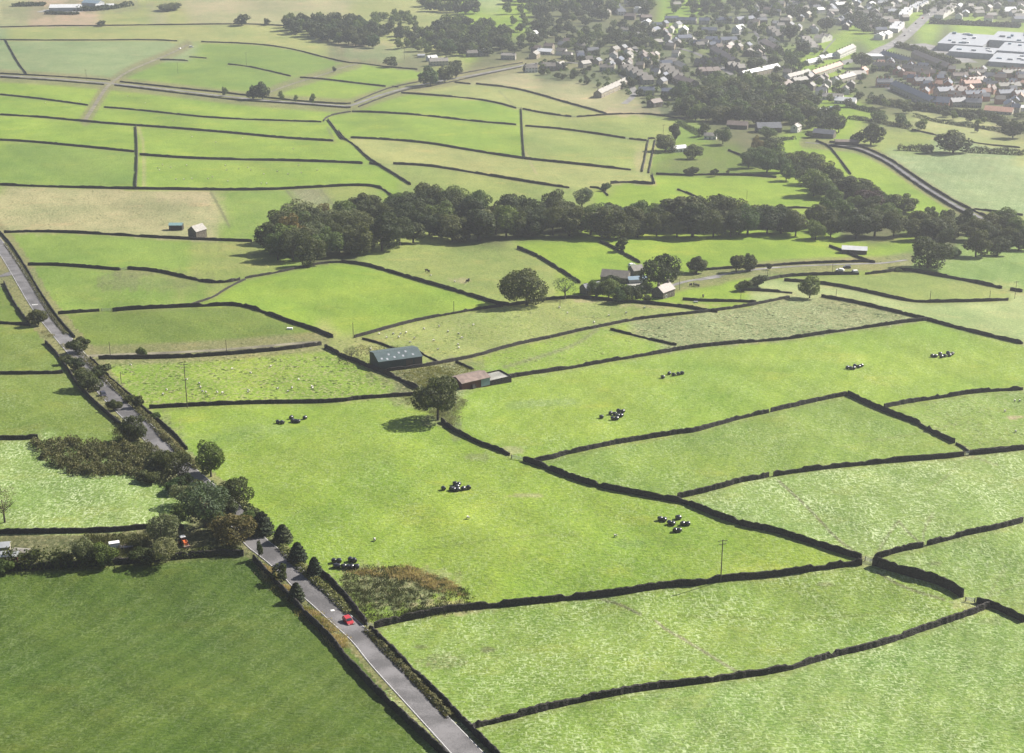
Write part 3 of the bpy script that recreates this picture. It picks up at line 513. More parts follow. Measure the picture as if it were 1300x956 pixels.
def dist_line(U, V, pts):
    d = np.full(U.shape, 1e9)
    for (a, b) in zip(pts[:-1], pts[1:]):
        dx, dy = b[0]-a[0], b[1]-a[1]; L2 = dx*dx + dy*dy + 1e-9
        u0, u1 = min(a[0], b[0]) - 14, max(a[0], b[0]) + 14; v0, v1 = min(a[1], b[1]) - 14, max(a[1], b[1]) + 14
        m = (U > u0) & (U < u1) & (V > v0) & (V < v1)
        if not m.any(): continue
        t = np.clip(((U[m]-a[0])*dx + (V[m]-a[1])*dy)/L2, 0, 1)
        d[m] = np.minimum(d[m], np.hypot(U[m]-a[0]-t*dx, V[m]-a[1]-t*dy))
    return d
SEALS = '''F 420,290 540,287|F 740,160 860,120 900,100|F 690,203 705,203|C 130,775 200,800|A 795,718 830,790 860,850|A 1075,715 1130,780 1250,770 1200,710|A 335,397 320,450|A 1260,531 1285,525|B 670,470 700,474
B 665,407 690,410|B 878,440 893,440|B 1075,520 1090,522|D 450,187 480,183|D 378,340 422,342|A 705,229 710,215|A 780,220 855,242|A 1095,288 1125,292|A 665,155 755,158|B 865,706 942,704|B 1010,735 1020,690|D 1248,440 1220,478
F 1225,258 1248,262|F 1240,300 1265,292|F 150,345 100,340|F 345,720 350,718|F 1096,872 1098,878|I 345,103 360,102|I 920,368 938,362|I 700,415 740,412 732,435|I 1075,560 1120,578|E 645,884 H 695,45|H 100,668 135,672|E 385,755 300,650
B 1105,640 1140,645|B 500,317 515,316|B 180,326 200,326|F 0,322 E 1300,326|D 1210,466 1220,478|F 860,640 775,702'''.replace(chr(10), '|').split('|')
def build_ground():
    W_, H_ = 700, 540          # half resolution map covering u -50..1350, v -40..1040
    block = np.zeros((H_, W_), bool)
    def mark(pts, r=0):
        for u, v in resample(pts, .8):
            i, j = int((v + 40)/2), int((u + 50)/2)
            if 0 <= i < H_-1 and 0 <= j < W_-1: block[i, j] = True; block[i, j+1 if r == 0 else j] = True
    for _, spec, _h in WALLS: mark(px(spec))
    for n_, spec, w_, m_ in LANES[:9]: mark(smooth(px(spec), 2))
    hard = block.copy()
    for spec in SEALS: mark(px(spec))
    lab = np.full((H_, W_), -1, np.int32)
    for k, f in enumerate(FIELDS):
        for w in f[4].split():
            x, y = map(float, w.split(',')); i, j = int((y+40)/2), int((x+50)/2)
            if 0 <= i < H_ and 0 <= j < W_: lab[i, j] = k; block[i, j] = False
    def grow(lab, blk, n):
        for it in range(n):
            un = (lab < 0) & ~blk
            if not un.any(): break
            ch = False
            for ax, s in ((0, 1), (0, -1), (1, 1), (1, -1)):
                sh = np.full_like(lab, -1)
                if ax == 0 and s == 1: sh[1:] = lab[:-1]
                elif ax == 0: sh[:-1] = lab[1:]
                elif s == 1: sh[:, 1:] = lab[:, :-1]
                else: sh[:, :-1] = lab[:, 1:]
                m = un & (lab < 0) & (sh >= 0)
                if m.any(): lab[m] = sh[m]; ch = True
            if not ch: break
        return lab
    lab = grow(lab, block, 900); lab = grow(lab, np.zeros_like(block), 900)
    cols = np.array([C_[f[0]] for f in FIELDS]); tex = np.array([(f[1], f[2], f[3]) for f in FIELDS])
    CM = np.concatenate([cols[lab], tex[lab]], -1); wgt = (~hard).astype(float)
    for it in range(16):          # pastures grade into each other where no wall parts them
        num = CM*wgt[..., None]; den = wgt.copy()
        for ax in (0, 1):
            for s_ in (1, -1):
                num = num + np.roll(CM*wgt[..., None], s_, ax); den = den + np.roll(wgt, s_, ax)
        new = num/np.maximum(den, 1e-6)[..., None]; CM = np.where((den > 0)[..., None] & ~hard[..., None], new, CM)
    us = np.concatenate([np.arange(-700, -60, 20), np.arange(-60, 1361, 2.6), np.arange(1380, 2060, 20)])
    vs = np.concatenate([np.arange(-238, -30, 4), np.arange(-30, 960, 2.4), np.arange(960, 1390, 8)])
    U, V = np.meshgrid(us, vs)
    X, Y, Z = P3(U, V)
    jn = 1.2*np.sin(U*.9 + V*.31) + 1.1*np.sin(V*.8 - U*.27)
    I = np.clip(((V + 40)/2).astype(int), 0, H_-1); J = np.clip(((U + 50)/2).astype(int), 0, W_-1)
    c = CM[I, J, :3].copy(); t = CM[I, J, 3:].copy()
    nz = lambda a, b, p: np.sin(U*a + p)*np.cos(V*b*1.7 - p) + .6*np.sin(U*a*2.3 - V*b*3.1 + p*2)
    # a little natural drift of tone inside every pasture
    dr = 1 + .05*nz(.021, .03, 1.) + .04*nz(.05, .07, 3.)
    c *= dr[..., None]
    for u, v, ru, rv, key, st, ed in PATCHES:
        m = (abs(U-u) < ru*2) & (abs(V-v) < rv*2)
        if not m.any(): continue
        d = np.hypot((U[m]-u)/ru, (V[m]-v)/rv) + .16*np.sin(U[m]*.31 + v) + .13*np.sin(V[m]*.7 + U[m]*.17) + .08*np.sin(U[m]*.9)
        a = np.clip((1.15 - d)/.35, 0, 1)*st
        c[m] = c[m]*(1-a[:, None]) + np.array(C_[key])*a[:, None]
        if ed == 'rush': t[m, 1] = np.maximum(t[m, 1], a*1.1)
    for spec, hw, key, st in LINES_:
        d = dist_line(U, V, smooth(px(spec), 1)); a = np.clip(1.9 - d/(hw*1.1), 0, 1)*min(1, st*1.25)
        c = c*(1-a[..., None]) + np.array(C_[key])*a[..., None]
    # verges along lanes and walls
    for n_, spec, w_, m_ in LANES:
        if n_ in ('town_street', 'high_street', 'car_park', 'footpath', 'quarry_floor', 'farmyard'): continue
        d = dist_line(U, V, smooth(px(spec), 2)); hw = {'road': 1.15}.get(n_, .85)*w_*S(V)*.9 + 1.5
        a = np.clip((hw*1.5 - d)/(hw*.4), 0, 1)*.75
        c = c*(1-a[..., None]) + np.array((.13, .125, .06))*a[..., None]; t[..., 1] = np.maximum(t[..., 1], a*.8)
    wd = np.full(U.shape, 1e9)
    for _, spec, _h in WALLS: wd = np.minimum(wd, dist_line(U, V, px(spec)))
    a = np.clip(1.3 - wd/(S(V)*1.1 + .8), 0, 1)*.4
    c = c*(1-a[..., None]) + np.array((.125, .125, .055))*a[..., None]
    # the unseen ground to the sides keeps quiet tones
    out = (U < -50) | (U > 1350)
    n, mcols = U.shape
    me = bpy.data.meshes.new('ground')
    co = np.stack([X, Y, Z], -1).reshape(-1, 3)
    me.vertices.add(len(co)); me.vertices.foreach_set('co', co.reshape(-1).astype(np.float32))
    idx = np.arange(n*mcols).reshape(n, mcols)
    q = np.stack([idx[:-1, :-1], idx[1:, :-1], idx[1:, 1:], idx[:-1, 1:]], -1).reshape(-1, 4)
    me.loops.add(q.size); me.loops.foreach_set('vertex_index', q.reshape(-1).astype(np.int32))
    me.polygons.add(len(q)); me.polygons.foreach_set('loop_start', np.arange(0, q.size, 4, dtype=np.int32)); me.polygons.foreach_set('loop_total', np.full(len(q), 4, np.int32))
    me.polygons.foreach_set('use_smooth', np.ones(len(q), bool))
    me.update(calc_edges=True)
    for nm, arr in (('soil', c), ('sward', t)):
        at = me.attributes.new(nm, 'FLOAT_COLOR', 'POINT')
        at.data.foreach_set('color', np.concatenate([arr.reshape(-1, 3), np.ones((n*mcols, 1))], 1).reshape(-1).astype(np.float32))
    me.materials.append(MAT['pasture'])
    o = link(bpy.data.objects.new('ground', me)); o['kind'] = 'structure'
build_ground()
# ------------------------------------------------------------------ lanes
rs = random.Random(3)
for n_, spec, w_, m_ in LANES:
    strip(px(spec), w_, n_, m_, lift={'farmyard': .05, 'car_park': .04}.get(n_, .06) + rs.random()*.02)
# painted edges and worn marks of the main road
main = px(LANES[0][1])
for off in (-3.05, 3.05):
    o = strip(main, .10, 'road_edge_line', 'white_paint', lift=.10, off=off, n_across=1)
for spec, w in (('m 590,625 618,622', .9), ('D 120,318 142,316', .9)):
    strip(px(spec), w, 'road_marking', 'white_paint', lift=.11, smooth_it=0, n_across=1)
strip(px('m 820,882 890,852'), .25, 'road_seam', 'asphalt', lift=.10, smooth_it=0, n_across=1)
# ------------------------------------------------------------------ walls
def stone_wall(label, spec, h):
    h *= .84 if px(spec)[0][1] > 400 else .92
    pts = resample(smooth(px(spec), 1), 1.5)
    Wp = [P(*p) for p in pts]
    # resample to about 1.6 m (near) to 3.5 m (far)
    sp = max(.8, 3.2/float(S(pts[len(pts)//2][1])) * 1.1)
    Q = [Wp[0]]
    for p in Wp[1:]:
        d = (p - Q[-1]).length
        if d >= sp:
            n = int(d/sp)
            a = Q[-1].copy()
            for i in range(1, n+1): Q.append(a.lerp(p, i/n))
    if len(Q) < 2: Q.append(Wp[-1])
    L = len(Q); r = random.Random(label); vs = []
    zs = ground_zs([p.x for p in Q], [p.y for p in Q])
    w = .33 + .05*h
    sag = 1.
    for i, p in enumerate(Q):
        d = (Q[min(i+1, L-1)] - Q[max(i-1, 0)]); d.z = 0; d.normalize(); nr = Vector((-d.y, d.x, 0))
        if r.random() < .06: sag = .60 + .35*r.random()
        elif r.random() < .3: sag = 1.
        hh = h*(sag + r.uniform(-.10, .10)); z = float(zs[i]); jit = r.uniform(-.13, .13)
        if i in (0, L-1): hh *= .9
        c0 = p + nr*jit
        for k, zz in ((-w, -.7), (-w*.62, hh*.96), (-w*.1, hh + r.uniform(0, .2)), (w*.62, hh*.96), (w, -.7)):
            q = c0 + nr*k; vs.append((q.x, q.y, z + zz))
    fs = []
    for i in range(L-1):
        for k in range(4): fs.append((i*5+k, i*5+k+1, (i+1)*5+k+1, (i+1)*5+k))
    fs += [(4, 3, 2, 1, 0), tuple((L-1)*5+k for k in range(5))]
    m = MB(); m.add(vs, fs); o = m.build('stone_wall', 'field_stone')
    tag(o, label, 'wall', 'drystone walls between the pastures', 'thing')
for a, b, c in WALLS: stone_wall(a, b, c)
print('ground', time.time()-T0)
# ------------------------------------------------------------------ trees
def crown_quads(seed, n, lobes, size, shape='round', gap=0.):
    """leaf clumps of a crown of unit height 1 sitting on z .. ; returns (n,4,3)"""
    r = np.random.RandomState(seed)
    if shape == 'round': C0 = np.array([0, 0, .51]); ext = np.array([.41, .41, .46])
    elif shape == 'wide': C0 = np.array([0, 0, .55]); ext = np.array([.46, .46, .40])
    elif shape == 'dome': C0 = np.array([0, 0, .47]); ext = np.array([.48, .48, .46])
    elif shape == 'tall': C0 = np.array([0, 0, .52]); ext = np.array([.26, .26, .44])
    elif shape == 'bush': C0 = np.array([0, 0, .42]); ext = np.array([.5, .5, .40])
    elif shape == 'sparse': C0 = np.array([0, 0, .60]); ext = np.array([.36, .36, .33])
    elif shape == 'cone': C0 = None
    if C0 is None:
        z = r.rand(n)**1.15; th0 = r.rand(n)*6.283; rad = (.33*np.sqrt(np.clip(1-z**2.2,0,1))*(.6+.4*(1-z)) + .02)*(1 + .2*np.sin(z*30+th0*3)) ; th = th0
        k = (.55 + .45*r.rand(n)**.5)
        p = np.stack([np.cos(th)*rad*k, np.sin(th)*rad*k, .08 + z*.92], 1); dirs = np.stack([np.cos(th), np.sin(th), np.full(n, .3)], 1)
    else:
        cs, rs_ = [], []
        for i in range(lobes):
            d = r.normal(size=3); d /= np.linalg.norm(d); d[2] = d[2]*.9 + .1
            f = .50 + .36*r.rand()
            cs.append(C0 + d*ext*f); rs_.append(ext*(.28 + .26*r.rand())*(1 - .25*max(0, d[2])))
        cs.append(C0); rs_.append(ext*.66)
        cs, rs_ = np.array(cs), np.array(rs_)
        wt = rs_[:, 0]**2; wt /= wt.sum()
        k = r.choice(len(cs), n, p=wt)
        dirs = r.normal(size=(n, 3)); dirs /= np.linalg.norm(dirs, axis=1)[:, None]
        p = cs[k] + dirs*rs_[k]*(.80 + .28*r.rand(n, 1))
        # drop leaves buried well inside other lobes
        inside = np.zeros(n, int)
        for c, e in zip(cs, rs_): inside += (np.linalg.norm((p - c)/e, axis=1) < .72)
        keep = (inside == 0) | (r.rand(n) < .12); p, dirs = p[keep], dirs[keep]
        p[:, 2] = np.maximum(p[:, 2], .04 + .05*r.rand(len(p)))
    n = len(p)
    nrm = dirs + r.normal(size=(n, 3))*.55; nrm /= np.linalg.norm(nrm, axis=1)[:, None]
    a = np.cross(nrm, r.normal(size=(n, 3))); a /= np.linalg.norm(a, axis=1)[:, None]; b = np.cross(nrm, a)
    s = size*(.6 + .8*r.rand(n, 1)); s2 = s*(.55 + .45*r.rand(n, 1))
    return np.stack([p + a*s, p + b*s2*1.1, p - a*s*.9, p - b*s2], 1)
def trunk_mb(seed, shape, limbs=6):
    r = random.Random(seed); m = MB()
    top = {'bush': .35, 'dome': .45, 'cone': .85}.get(shape, .58); rr = .022 if shape != 'bush' else .014
    m.tube([(0, 0, -.06), (0, 0, .02), (.008, .004, .2), (0, .01, top)], [rr*1.7, rr*1.25, rr, rr*.5], 7)
    if shape != 'cone':
        for i in range(limbs):
            a = i*6.283/limbs + r.random()*.6; z = .16 + .25*r.random(); L = .20 + .14*r.random()
            m.tube([(0, 0, z), (math.cos(a)*L*.5, math.sin(a)*L*.5, z + .13), (math.cos(a)*L, math.sin(a)*L, z + .28)], [rr*.65, rr*.42, rr*.15], 5)
    return m
KINDS_T = {}
def tree_kind(key, name, shape, leaf, n, size, lobes, variants, seed):
    out = []
    for k in range(variants):
        cm = quads('crown', crown_quads(seed + k*17, n, lobes, size, shape), leaf)
        tm = trunk_mb(seed + k, shape).mesh('trunk', 'bark')
        out.append((cm, tm))
    KINDS_T[key] = (name, out, .9 if shape != 'cone' else .62)
# crown width of a unit-height tree, used to fit the traced width
tree_kind('oak', 'broadleaf_tree', 'wide', 'leaf_dark', 8000, .021, 16, 3, 11)
tree_kind('round', 'broadleaf_tree', 'round', 'leaf_dark', 6000, .023, 13, 3, 31)
tree_kind('green', 'broadleaf_tree', 'round', 'leaf_green', 6000, .023, 13, 2, 51)
tree_kind('dome', 'broadleaf_tree', 'dome', 'leaf_dark', 7500, .022, 14, 1, 71)
tree_kind('tall', 'broadleaf_tree', 'tall', 'leaf_dark', 5000, .022, 11, 2, 81)
tree_kind('autumn', 'autumn_tree', 'dome', 'leaf_autumn', 6500, .022, 14, 1, 91)
tree_kind('copper', 'copper_beech', 'dome', 'leaf_copper', 6000, .023, 12, 1, 101)
tree_kind('pale', 'willow_tree', 'round', 'leaf_pale', 5000, .020, 14, 2, 111)
tree_kind('bare', 'thin_tree', 'sparse', 'leaf_pale', 2200, .013, 12, 1, 121)
tree_kind('bush', 'bush', 'bush', 'leaf_dark', 2800, .038, 9, 2, 131)
tree_kind('gbush', 'bush', 'bush', 'leaf_green', 2800, .038, 9, 2, 141)
tree_kind('cone', 'pine_tree', 'cone', 'leaf_pine', 4200, .034, 1, 2, 151)
tree_kind('yew', 'conifer_tree', 'tall', 'leaf_pine', 4000, .024, 10, 1, 161)
tree_kind('hill', 'broadleaf_tree', 'round', 'leaf_dark', 1900, .040, 11, 3, 171)
tree_kind('hillg', 'broadleaf_tree', 'dome', 'leaf_green', 1900, .040, 11, 2, 181)
for k_ in ('bush', 'gbush', 'dome', 'autumn', 'copper', 'hillg'): KINDS_T[k_] = (*KINDS_T[k_][:2], 1.05)
for k_ in ('tall', 'yew'): KINDS_T[k_] = (*KINDS_T[k_][:2], .56)
KINDS_T['oak'] = (*KINDS_T['oak'][:2], 1.0); KINDS_T['round'] = (*KINDS_T['round'][:2], .82); KINDS_T['green'] = (*KINDS_T['green'][:2], .82)
KINDS_T['pale'] = (*KINDS_T['pale'][:2], .82); KINDS_T['bare'] = (*KINDS_T['bare'][:2], .82); KINDS_T['hill'] = (*KINDS_T['hill'][:2], .82)
_tr = random.Random(5)
QUEUE = []
def put_tree(*a): QUEUE.append(a)
FARV, FARG, FARQ = [], [], crown_quads(999, 700, 11, .062, 'round')
def plant(u, v, hpx, wpx, kind, label, cat='tree', group=None, parts=True, mass=False):
    name, var, wid = KINDS_T[kind]
    p = P(u, v); s = float(S(v))
    dep = TH + math.atan((v - CV)/F)
    h = hpx/s/math.cos(dep)
    # the bowl of the crown also shows some depth; take that off the height
    w = wpx/s
    h = max(h*1.04 - w*.5*math.sin(dep)*.35, h*.7); w *= 1.14
    if mass:
        a_ = _tr.random()*6.28; ca, sa = math.cos(a_), math.sin(a_); q = FARQ.reshape(-1, 3)*np.array([w/wid, w/wid, h])
        q = np.stack([q[:, 0]*ca - q[:, 1]*sa + p.x, q[:, 0]*sa + q[:, 1]*ca + p.y, q[:, 2] + p.z], 1); (FARG if kind in ('hillg', 'green') else FARV).append(q.reshape(-1, 4, 3)); return
    cm, tm = _tr.choice(var)
    e = empty(name, p, _tr.random()*6.28); e.scale = (w/wid, w/wid, h)
    tag(e, label, cat, group)
    c = link(bpy.data.objects.new('crown', cm), e)
    if parts: link(bpy.data.objects.new('trunk', tm), e)
    return e
def T(spec, top, wz, kind, label, cat='tree'):
    t = spec.split()[0]; k = TILE[t][2]
    (u, v), = px(spec)
    y = float(spec.split()[1].split(',')[1])
    put_tree(u, v, (y - top)/k, wz/k, kind, label, cat)
T('E 705,318', 158, 168, 'dome', 'big round dark tree standing alone at the wall below the cattle field')
T('E 848,295', 205, 95, 'bare', 'pale feathery half bare tree right of the big round dark tree')
T('i 745,788', 445, 345, 'oak', 'lone spreading oak casting its shadow left, in front of the red and grey sheds')
T('h 800,445', 148, 255, 'dome', 'great domed tree towering over the farm yard')
T('h 525,172', 65, 85, 'round', 'small dark tree on the wall above the farm, left of the great domed tree')
T('h 1090,340', 215, 115, 'round', 'small round tree on the wall right of the great domed tree')
T('h 570,548', 400, 140, 'dome', 'rounded garden tree in front of the farm, nearest the clipped conifer')
T('h 430,522', 372, 150, 'green', 'middle garden tree in front of the farm roofs')
T('h 340,515', 380, 120, 'green', 'garden tree beside the low stone gable, leftmost in the farm garden')
T('h 645,548', 452, 45, 'yew', 'slim dark conifer at the right end of the farm garden trees')
T('h 722,552', 490, 75, 'bush', 'round bush against the gable of the stone farmhouse', 'bush')
T('h 420,470', 330, 150, 'dome', 'tree behind the farm garden trees, half hiding the broad barn roof')
T('h 690,480', 400, 110, 'green', 'small tree between the stone farmhouse and the yard')
T('h 500,560', 440, 110, 'green', 'low green tree at the front of the farm garden')
T('h 255,450', 400, 60, 'gbush', 'small bush left of the farm garden trees by the wall end', 'bush')
T('h 945,350', 300, 70, 'gbush', 'scruffy bush between the great domed tree and the small round tree', 'bush')
T('l 400,582', 408, 142, 'green', 'bushy tree on the wall corner above the rough clover field')
T('F 70,195', 138, 62, 'round', 'little round tree on the wall by the farm drive, leftmost of the drive trees')
T('F 220,195', 120, 56, 'tall', 'pointed tree of the pair above the farm drive')
T('F 272,190', 120, 60, 'round', 'round tree of the pair above the farm drive')
T('F 245,264', 213, 56, 'bush', 'left bush of the pair below the farm drive', 'bush')
T('F 300,248', 194, 62, 'bush', 'right bush of the pair below the farm drive', 'bush')
T('F 345,185', 160, 20, 'bush', 'tiny bush on the wall above the farm drive', 'bush')
T('F 938,178', 52, 152, 'dome', 'large spreading tree at the right end of the farm drive')
T('F 1118,136', 38, 92, 'round', 'round tree right of the large spreading tree by the sunlit pasture')
T('F 1200,130', 60, 72, 'round', 'second tree right of the large spreading tree, by the sunlit pasture')
T('F 1240,112', 45, 55, 'tall', 'narrow tree behind the sunlit pasture near the right edge')
T('F 1280,110', 30, 75, 'round', 'tree at the right edge behind the sunlit pasture')
T('F 1040,138', 92, 62, 'gbush', 'light green bush left of the sunlit pasture trees', 'bush')
T('F 830,190', 175, 30, 'gbush', 'low bush at the wall end by the gateway', 'bush')
T('k 520,385', 112, 215, 'green', 'fresh green tree on the right side of the main road, above the ball shaped tree')
T('k 725,600', 358, 222, 'dome', 'ball shaped dark tree at the roadside wall, right of the road')
T('k 822,695', 600, 95, 'cone', 'uppermost pine of the row right of the main road, under the ball shaped tree')
T('k 905,808', 650, 135, 'cone', 'second pine down the row right of the main road')
T('k 1060,870', 745, 112, 'cone', 'third pine down the row right of the main road')
T('k 240,375', 165, 235, 'dome', 'dark spreading tree overhanging the left side of the road above the willows')
T('k 480,758', 415, 320, 'pale', 'tall pale willow left of the road in the roadside thicket')
T('k 345,600', 420, 190, 'pale', 'grey green willow at the edge of the pale streaked field')
T('k 640,690', 520, 185, 'round', 'dark tree between the tall pale willow and the road')
T('k 700,885', 655, 340, 'autumn', 'broad tree turning orange brown at the side road entrance')
T('k 150,900', 655, 215, 'pale', 'sprawling pale willow above the red tractor')
T('k 60,420', 320, 180, 'bush', 'dark bush at the lower end of the brown scrub', 'bush')
T('k 240,500', 380, 160, 'gbush', 'scrubby bush in the roadside thicket above the willows', 'bush')
T('m 345,255', 112, 110, 'cone', 'fourth pine down the row right of the main road')
T('m 470,355', 222, 92, 'cone', 'lowest pine of the row right of the main road, near the black bales')
T('m 205,405', 275, 80, 'cone', 'upper of the two small pines left of the main road')
T('m 335,545', 415, 96, 'cone', 'lower of the two small pines left of the main road')
T('m 62,225', 100, 42, 'bare', 'thin brownish sapling at the mouth of the side road')
T('G 18,275', 130, 112, 'bare', 'grey half bare tree at the left edge above the pale streaked field')
T('j 640,695', 488, 165, 'pale', 'round pale willow, left one of the pair by the white trailer')
T('j 790,705', 518, 172, 'green', 'green willow, right one of the pair by the white trailer')
T('j 25,755', 630, 125, 'gbush', 'bush at the left edge beside the red and white sheds', 'bush')
T('G 622,425', 330, 92, 'pale', 'small willow just left of the red tractor')
T('G 535,425', 352, 92, 'bush', 'dark bush left of the small willow by the tractor', 'bush')
T('G 130,420', 375, 60, 'bush', 'bush in the shaded row left of the pale willow', 'bush'); T('G 230,425', 370, 70, 'bush', 'second bush in the shaded row, touching the round pale willow', 'bush')
T('D 145,392', 328, 72, 'round', 'dark tree left of the main road at the first bend')
T('D 300,498', 432, 85, 'bush', 'dark bush at the field track entrance right of the main road', 'bush')
T('D 285,562', 508, 66, 'bush', 'bush hugging the left side of the main road below the track entrance', 'bush')
T('D 330,635', 552, 100, 'round', 'dark spreading tree left of the main road above the dark car')
T('D 372,592', 530, 75, 'bush', 'bush over the main road just above the dark car', 'bush')
T('D 425,712', 658, 52, 'bush', 'small bush left of the main road below the dark car', 'bush')
T('D 517,702', 650, 48, 'bush', 'right one of two small bushes by the roadside wall below the tall pole', 'bush')
T('D 483,682', 646, 40, 'bush', 'left one of two small bushes by the roadside wall below the tall pole', 'bush')
T('D 508,820', 718, 86, 'round', 'rounded dark tree left of the main road above the brown scrub')
T('D 530,512', 470, 38, 'gbush', 'bush on the field track wall in the mound field', 'bush')
T('D 590,745', 715, 40, 'gbush', 'small bush on the roadside wall corner by the bale field', 'bush')
T('i 95,325', 235, 130, 'bare', 'leafless brown shrub beside the green barn', 'bush')
T('A 845,360', 325, 27, 'hillg', 'small tree left of the dark pair above the hillside lane')
T('A 955,372', 318, 48, 'hill', 'left one of the dark pair above the hillside lane')
T('A 985,372', 310, 52, 'hill', 'right one of the dark pair above the hillside lane')
T('A 1055,377', 342, 26, 'hillg', 'small tree right of the dark pair above the hillside lane')
T('A 1110,384', 355, 18, 'hillg', 'smallest tree of the row above the hillside lane')
T('A 1173,390', 350, 26, 'hillg', 'last tree of the row above the hillside lane near the junction')
T('A 378,99', 77, 30, 'hill', 'bush on the topmost wall near the left', 'bush')
T('A 910,95', 52, 52, 'hill', 'round dark tree on the topmost wall left of the upper wood')
T('A 1003,95', 68, 22, 'hill', 'small tree on the topmost wall between the round tree and the wood')
T('A 630,38', 8, 90, 'hill', 'flat dark clump on the straw coloured moor at the top'); 
T('A 1255,270', 250, 14, 'hill', 'tiny bush at the end of the narrow brown track', 'bush')
T('B 193,252', 214, 46, 'hill', 'round bush on the wall left of the pale farmhouse', 'bush')
T('B 345,320', 248, 78, 'hillg', 'left green tree of the clump in front of the pale farmhouse')
T('B 398,308', 234, 62, 'hill', 'middle dark tree of the clump in front of the pale farmhouse')
T('B 440,292', 228, 55, 'hill', 'right dark tree of the clump in front of the pale farmhouse')
T('B 1225,568', 503, 82, 'round', 'dark tree at the right of the walled green strip')
T('B 1262,528', 463, 42, 'tall', 'slim tree behind the dark one right of the walled green strip')
T('B 1002,716', 678, 36, 'gbush', 'bush on the low wall right of the pasture gap above the wood', 'bush')
T('B 912,775', 698, 76, 'pale', 'pale loose tree rising at the back of the long dark wood')
T('B 525,800', 704, 92, 'green', 'light green tree at the back of the long dark wood, left part')
T('e 150,495', 330, 168, 'hill', 'large tree in the rough pasture right of the valley lane')
T('e 40,485', 398, 90, 'hill', 'smaller tree left of the large one in the rough pasture')
T('e 220,325', 228, 122, 'hillg', 'tree above the rough pasture, leftmost of the hedge line trees')
T('e 370,352', 253, 112, 'hillg', 'pale tree above the rough pasture, second of the hedge line trees')
T('e 520,388', 298, 100, 'hillg', 'third of the hedge line trees above the rough pasture')
T('e 437,370', 318, 34, 'hillg', 'slim tree between the second and third hedge line trees')
T('e 768,555', 394, 232, 'hill', 'big dark dome shaped tree in the hedge above the grey green field')
T('e 1215,442', 285, 150, 'hill', 'large tree below the orange brick houses at the far right')
T('e 945,402', 343, 34, 'hill', 'small dark tree in the straw coloured strip at the far right')
T('e 1260,300', 255, 80, 'hill', 'tree at the right edge below the pale gabled house')
T('e 560,560', 490, 90, 'hill', 'bush in the hedge left of the big dark dome shaped tree', 'bush')
T('d 1210,405', 243, 122, 'hill', 'dark upright tree by the bright paddock above the valley lane')
T('d 340,492', 358, 108, 'green', 'light green tree beside the white cottage in the dark trees')
T('d 112,602', 492, 122, 'round', 'dark bushy tree left in the small pasture under the wood')
T('d 100,722', 642, 102, 'bush', 'left bush on the pasture wall', 'bush'); T('d 280,734', 668, 62, 'bush', 'middle bush on the pasture wall', 'bush'); T('d 375,712', 684, 28, 'bush', 'smallest bush on the pasture wall', 'bush')
T('d 672,445', 358, 130, 'green', 'rounded tree beside the big dark barn roof'); T('d 200,432', 328, 52, 'yew', 'slim conifer beside the white cottage')
T('d 692,558', 442, 152, 'round', 'dark round tree at the top of the tree belt'); T('d 590,562', 428, 82, 'autumn', 'brownish tree at the top of the tree belt')
T('d 1000,440', 385, 90, 'bush', 'dark garden bush by the grey barn at the field corner', 'bush')
T('C 728,792', 702, 125, 'copper', 'dark red copper beech in the tree belt'); T('C 670,740', 652, 140, 'round', 'large dark tree above the copper beech')
T('C 838,795', 722, 96, 'round', 'round dark tree right of the copper beech'); T('C 512,735', 633, 112, 'green', 'bright topped green tree in the tree belt left of the copper beech')
T('C 575,725', 622, 82, 'round', 'dark tree behind the bright topped one in the tree belt'); T('C 552,845', 738, 64, 'green', 'light tree at the back edge of the long wood under the copper beech')
T('C 940,845', 770, 62, 'round', 'leftmost of the small round trees left of the straight lane'); T('C 1012,865', 776, 58, 'tall', 'tallest of the small trees left of the straight lane')
T('C 1070,875', 783, 62, 'round', 'third of the small trees left of the straight lane'); T('C 1110,878', 808, 50, 'green', 'last small tree before the straight lane')
T('C 1250,880', 808, 62, 'round', 'dark tree right of the straight lane at the right edge'); T('C 1185,905', 833, 82, 'round', 'dark tree at the foot of the straight lane')
T('C 885,880', 795, 80, 'round', 'dark tree at the near end of the tree belt')
T('f 320,520', 432, 85, 'bush', 'round bush on the sunny slope left of the pale farmhouse', 'bush') if False else None
T('k 150,330', 190, 150, 'round', 'dark crown touching the road just above the brown scrub corner')
T('k 420,520', 400, 150, 'round', 'dark tree in the middle of the roadside thicket, behind the tall pale willow')
T('k 560,600', 450, 160, 'round', 'dark tree between the tall pale willow and the road bend')
T('k 300,700', 560, 150, 'gbush', 'bushy growth below the grey green willow', 'bush')
T('k 780,800', 640, 170, 'green', 'green tree behind the orange brown one at the side road entrance')
T('k 590,800', 640, 170, 'round', 'dark tree directly left of the orange brown one')
T('k 330,480', 350, 130, 'bush', 'dark bush between the brown scrub and the hidden road', 'bush')
T('k 90,290', 200, 110, 'bush', 'dark bush at the top of the roadside thicket', 'bush')
T('G 330,435', 365, 75, 'bush', 'dark bush left of the pair of willows, in the shaded row', 'bush')
T('D 250,540', 500, 50, 'bush', 'bush on the verge left of the road above the middle field wall', 'bush')
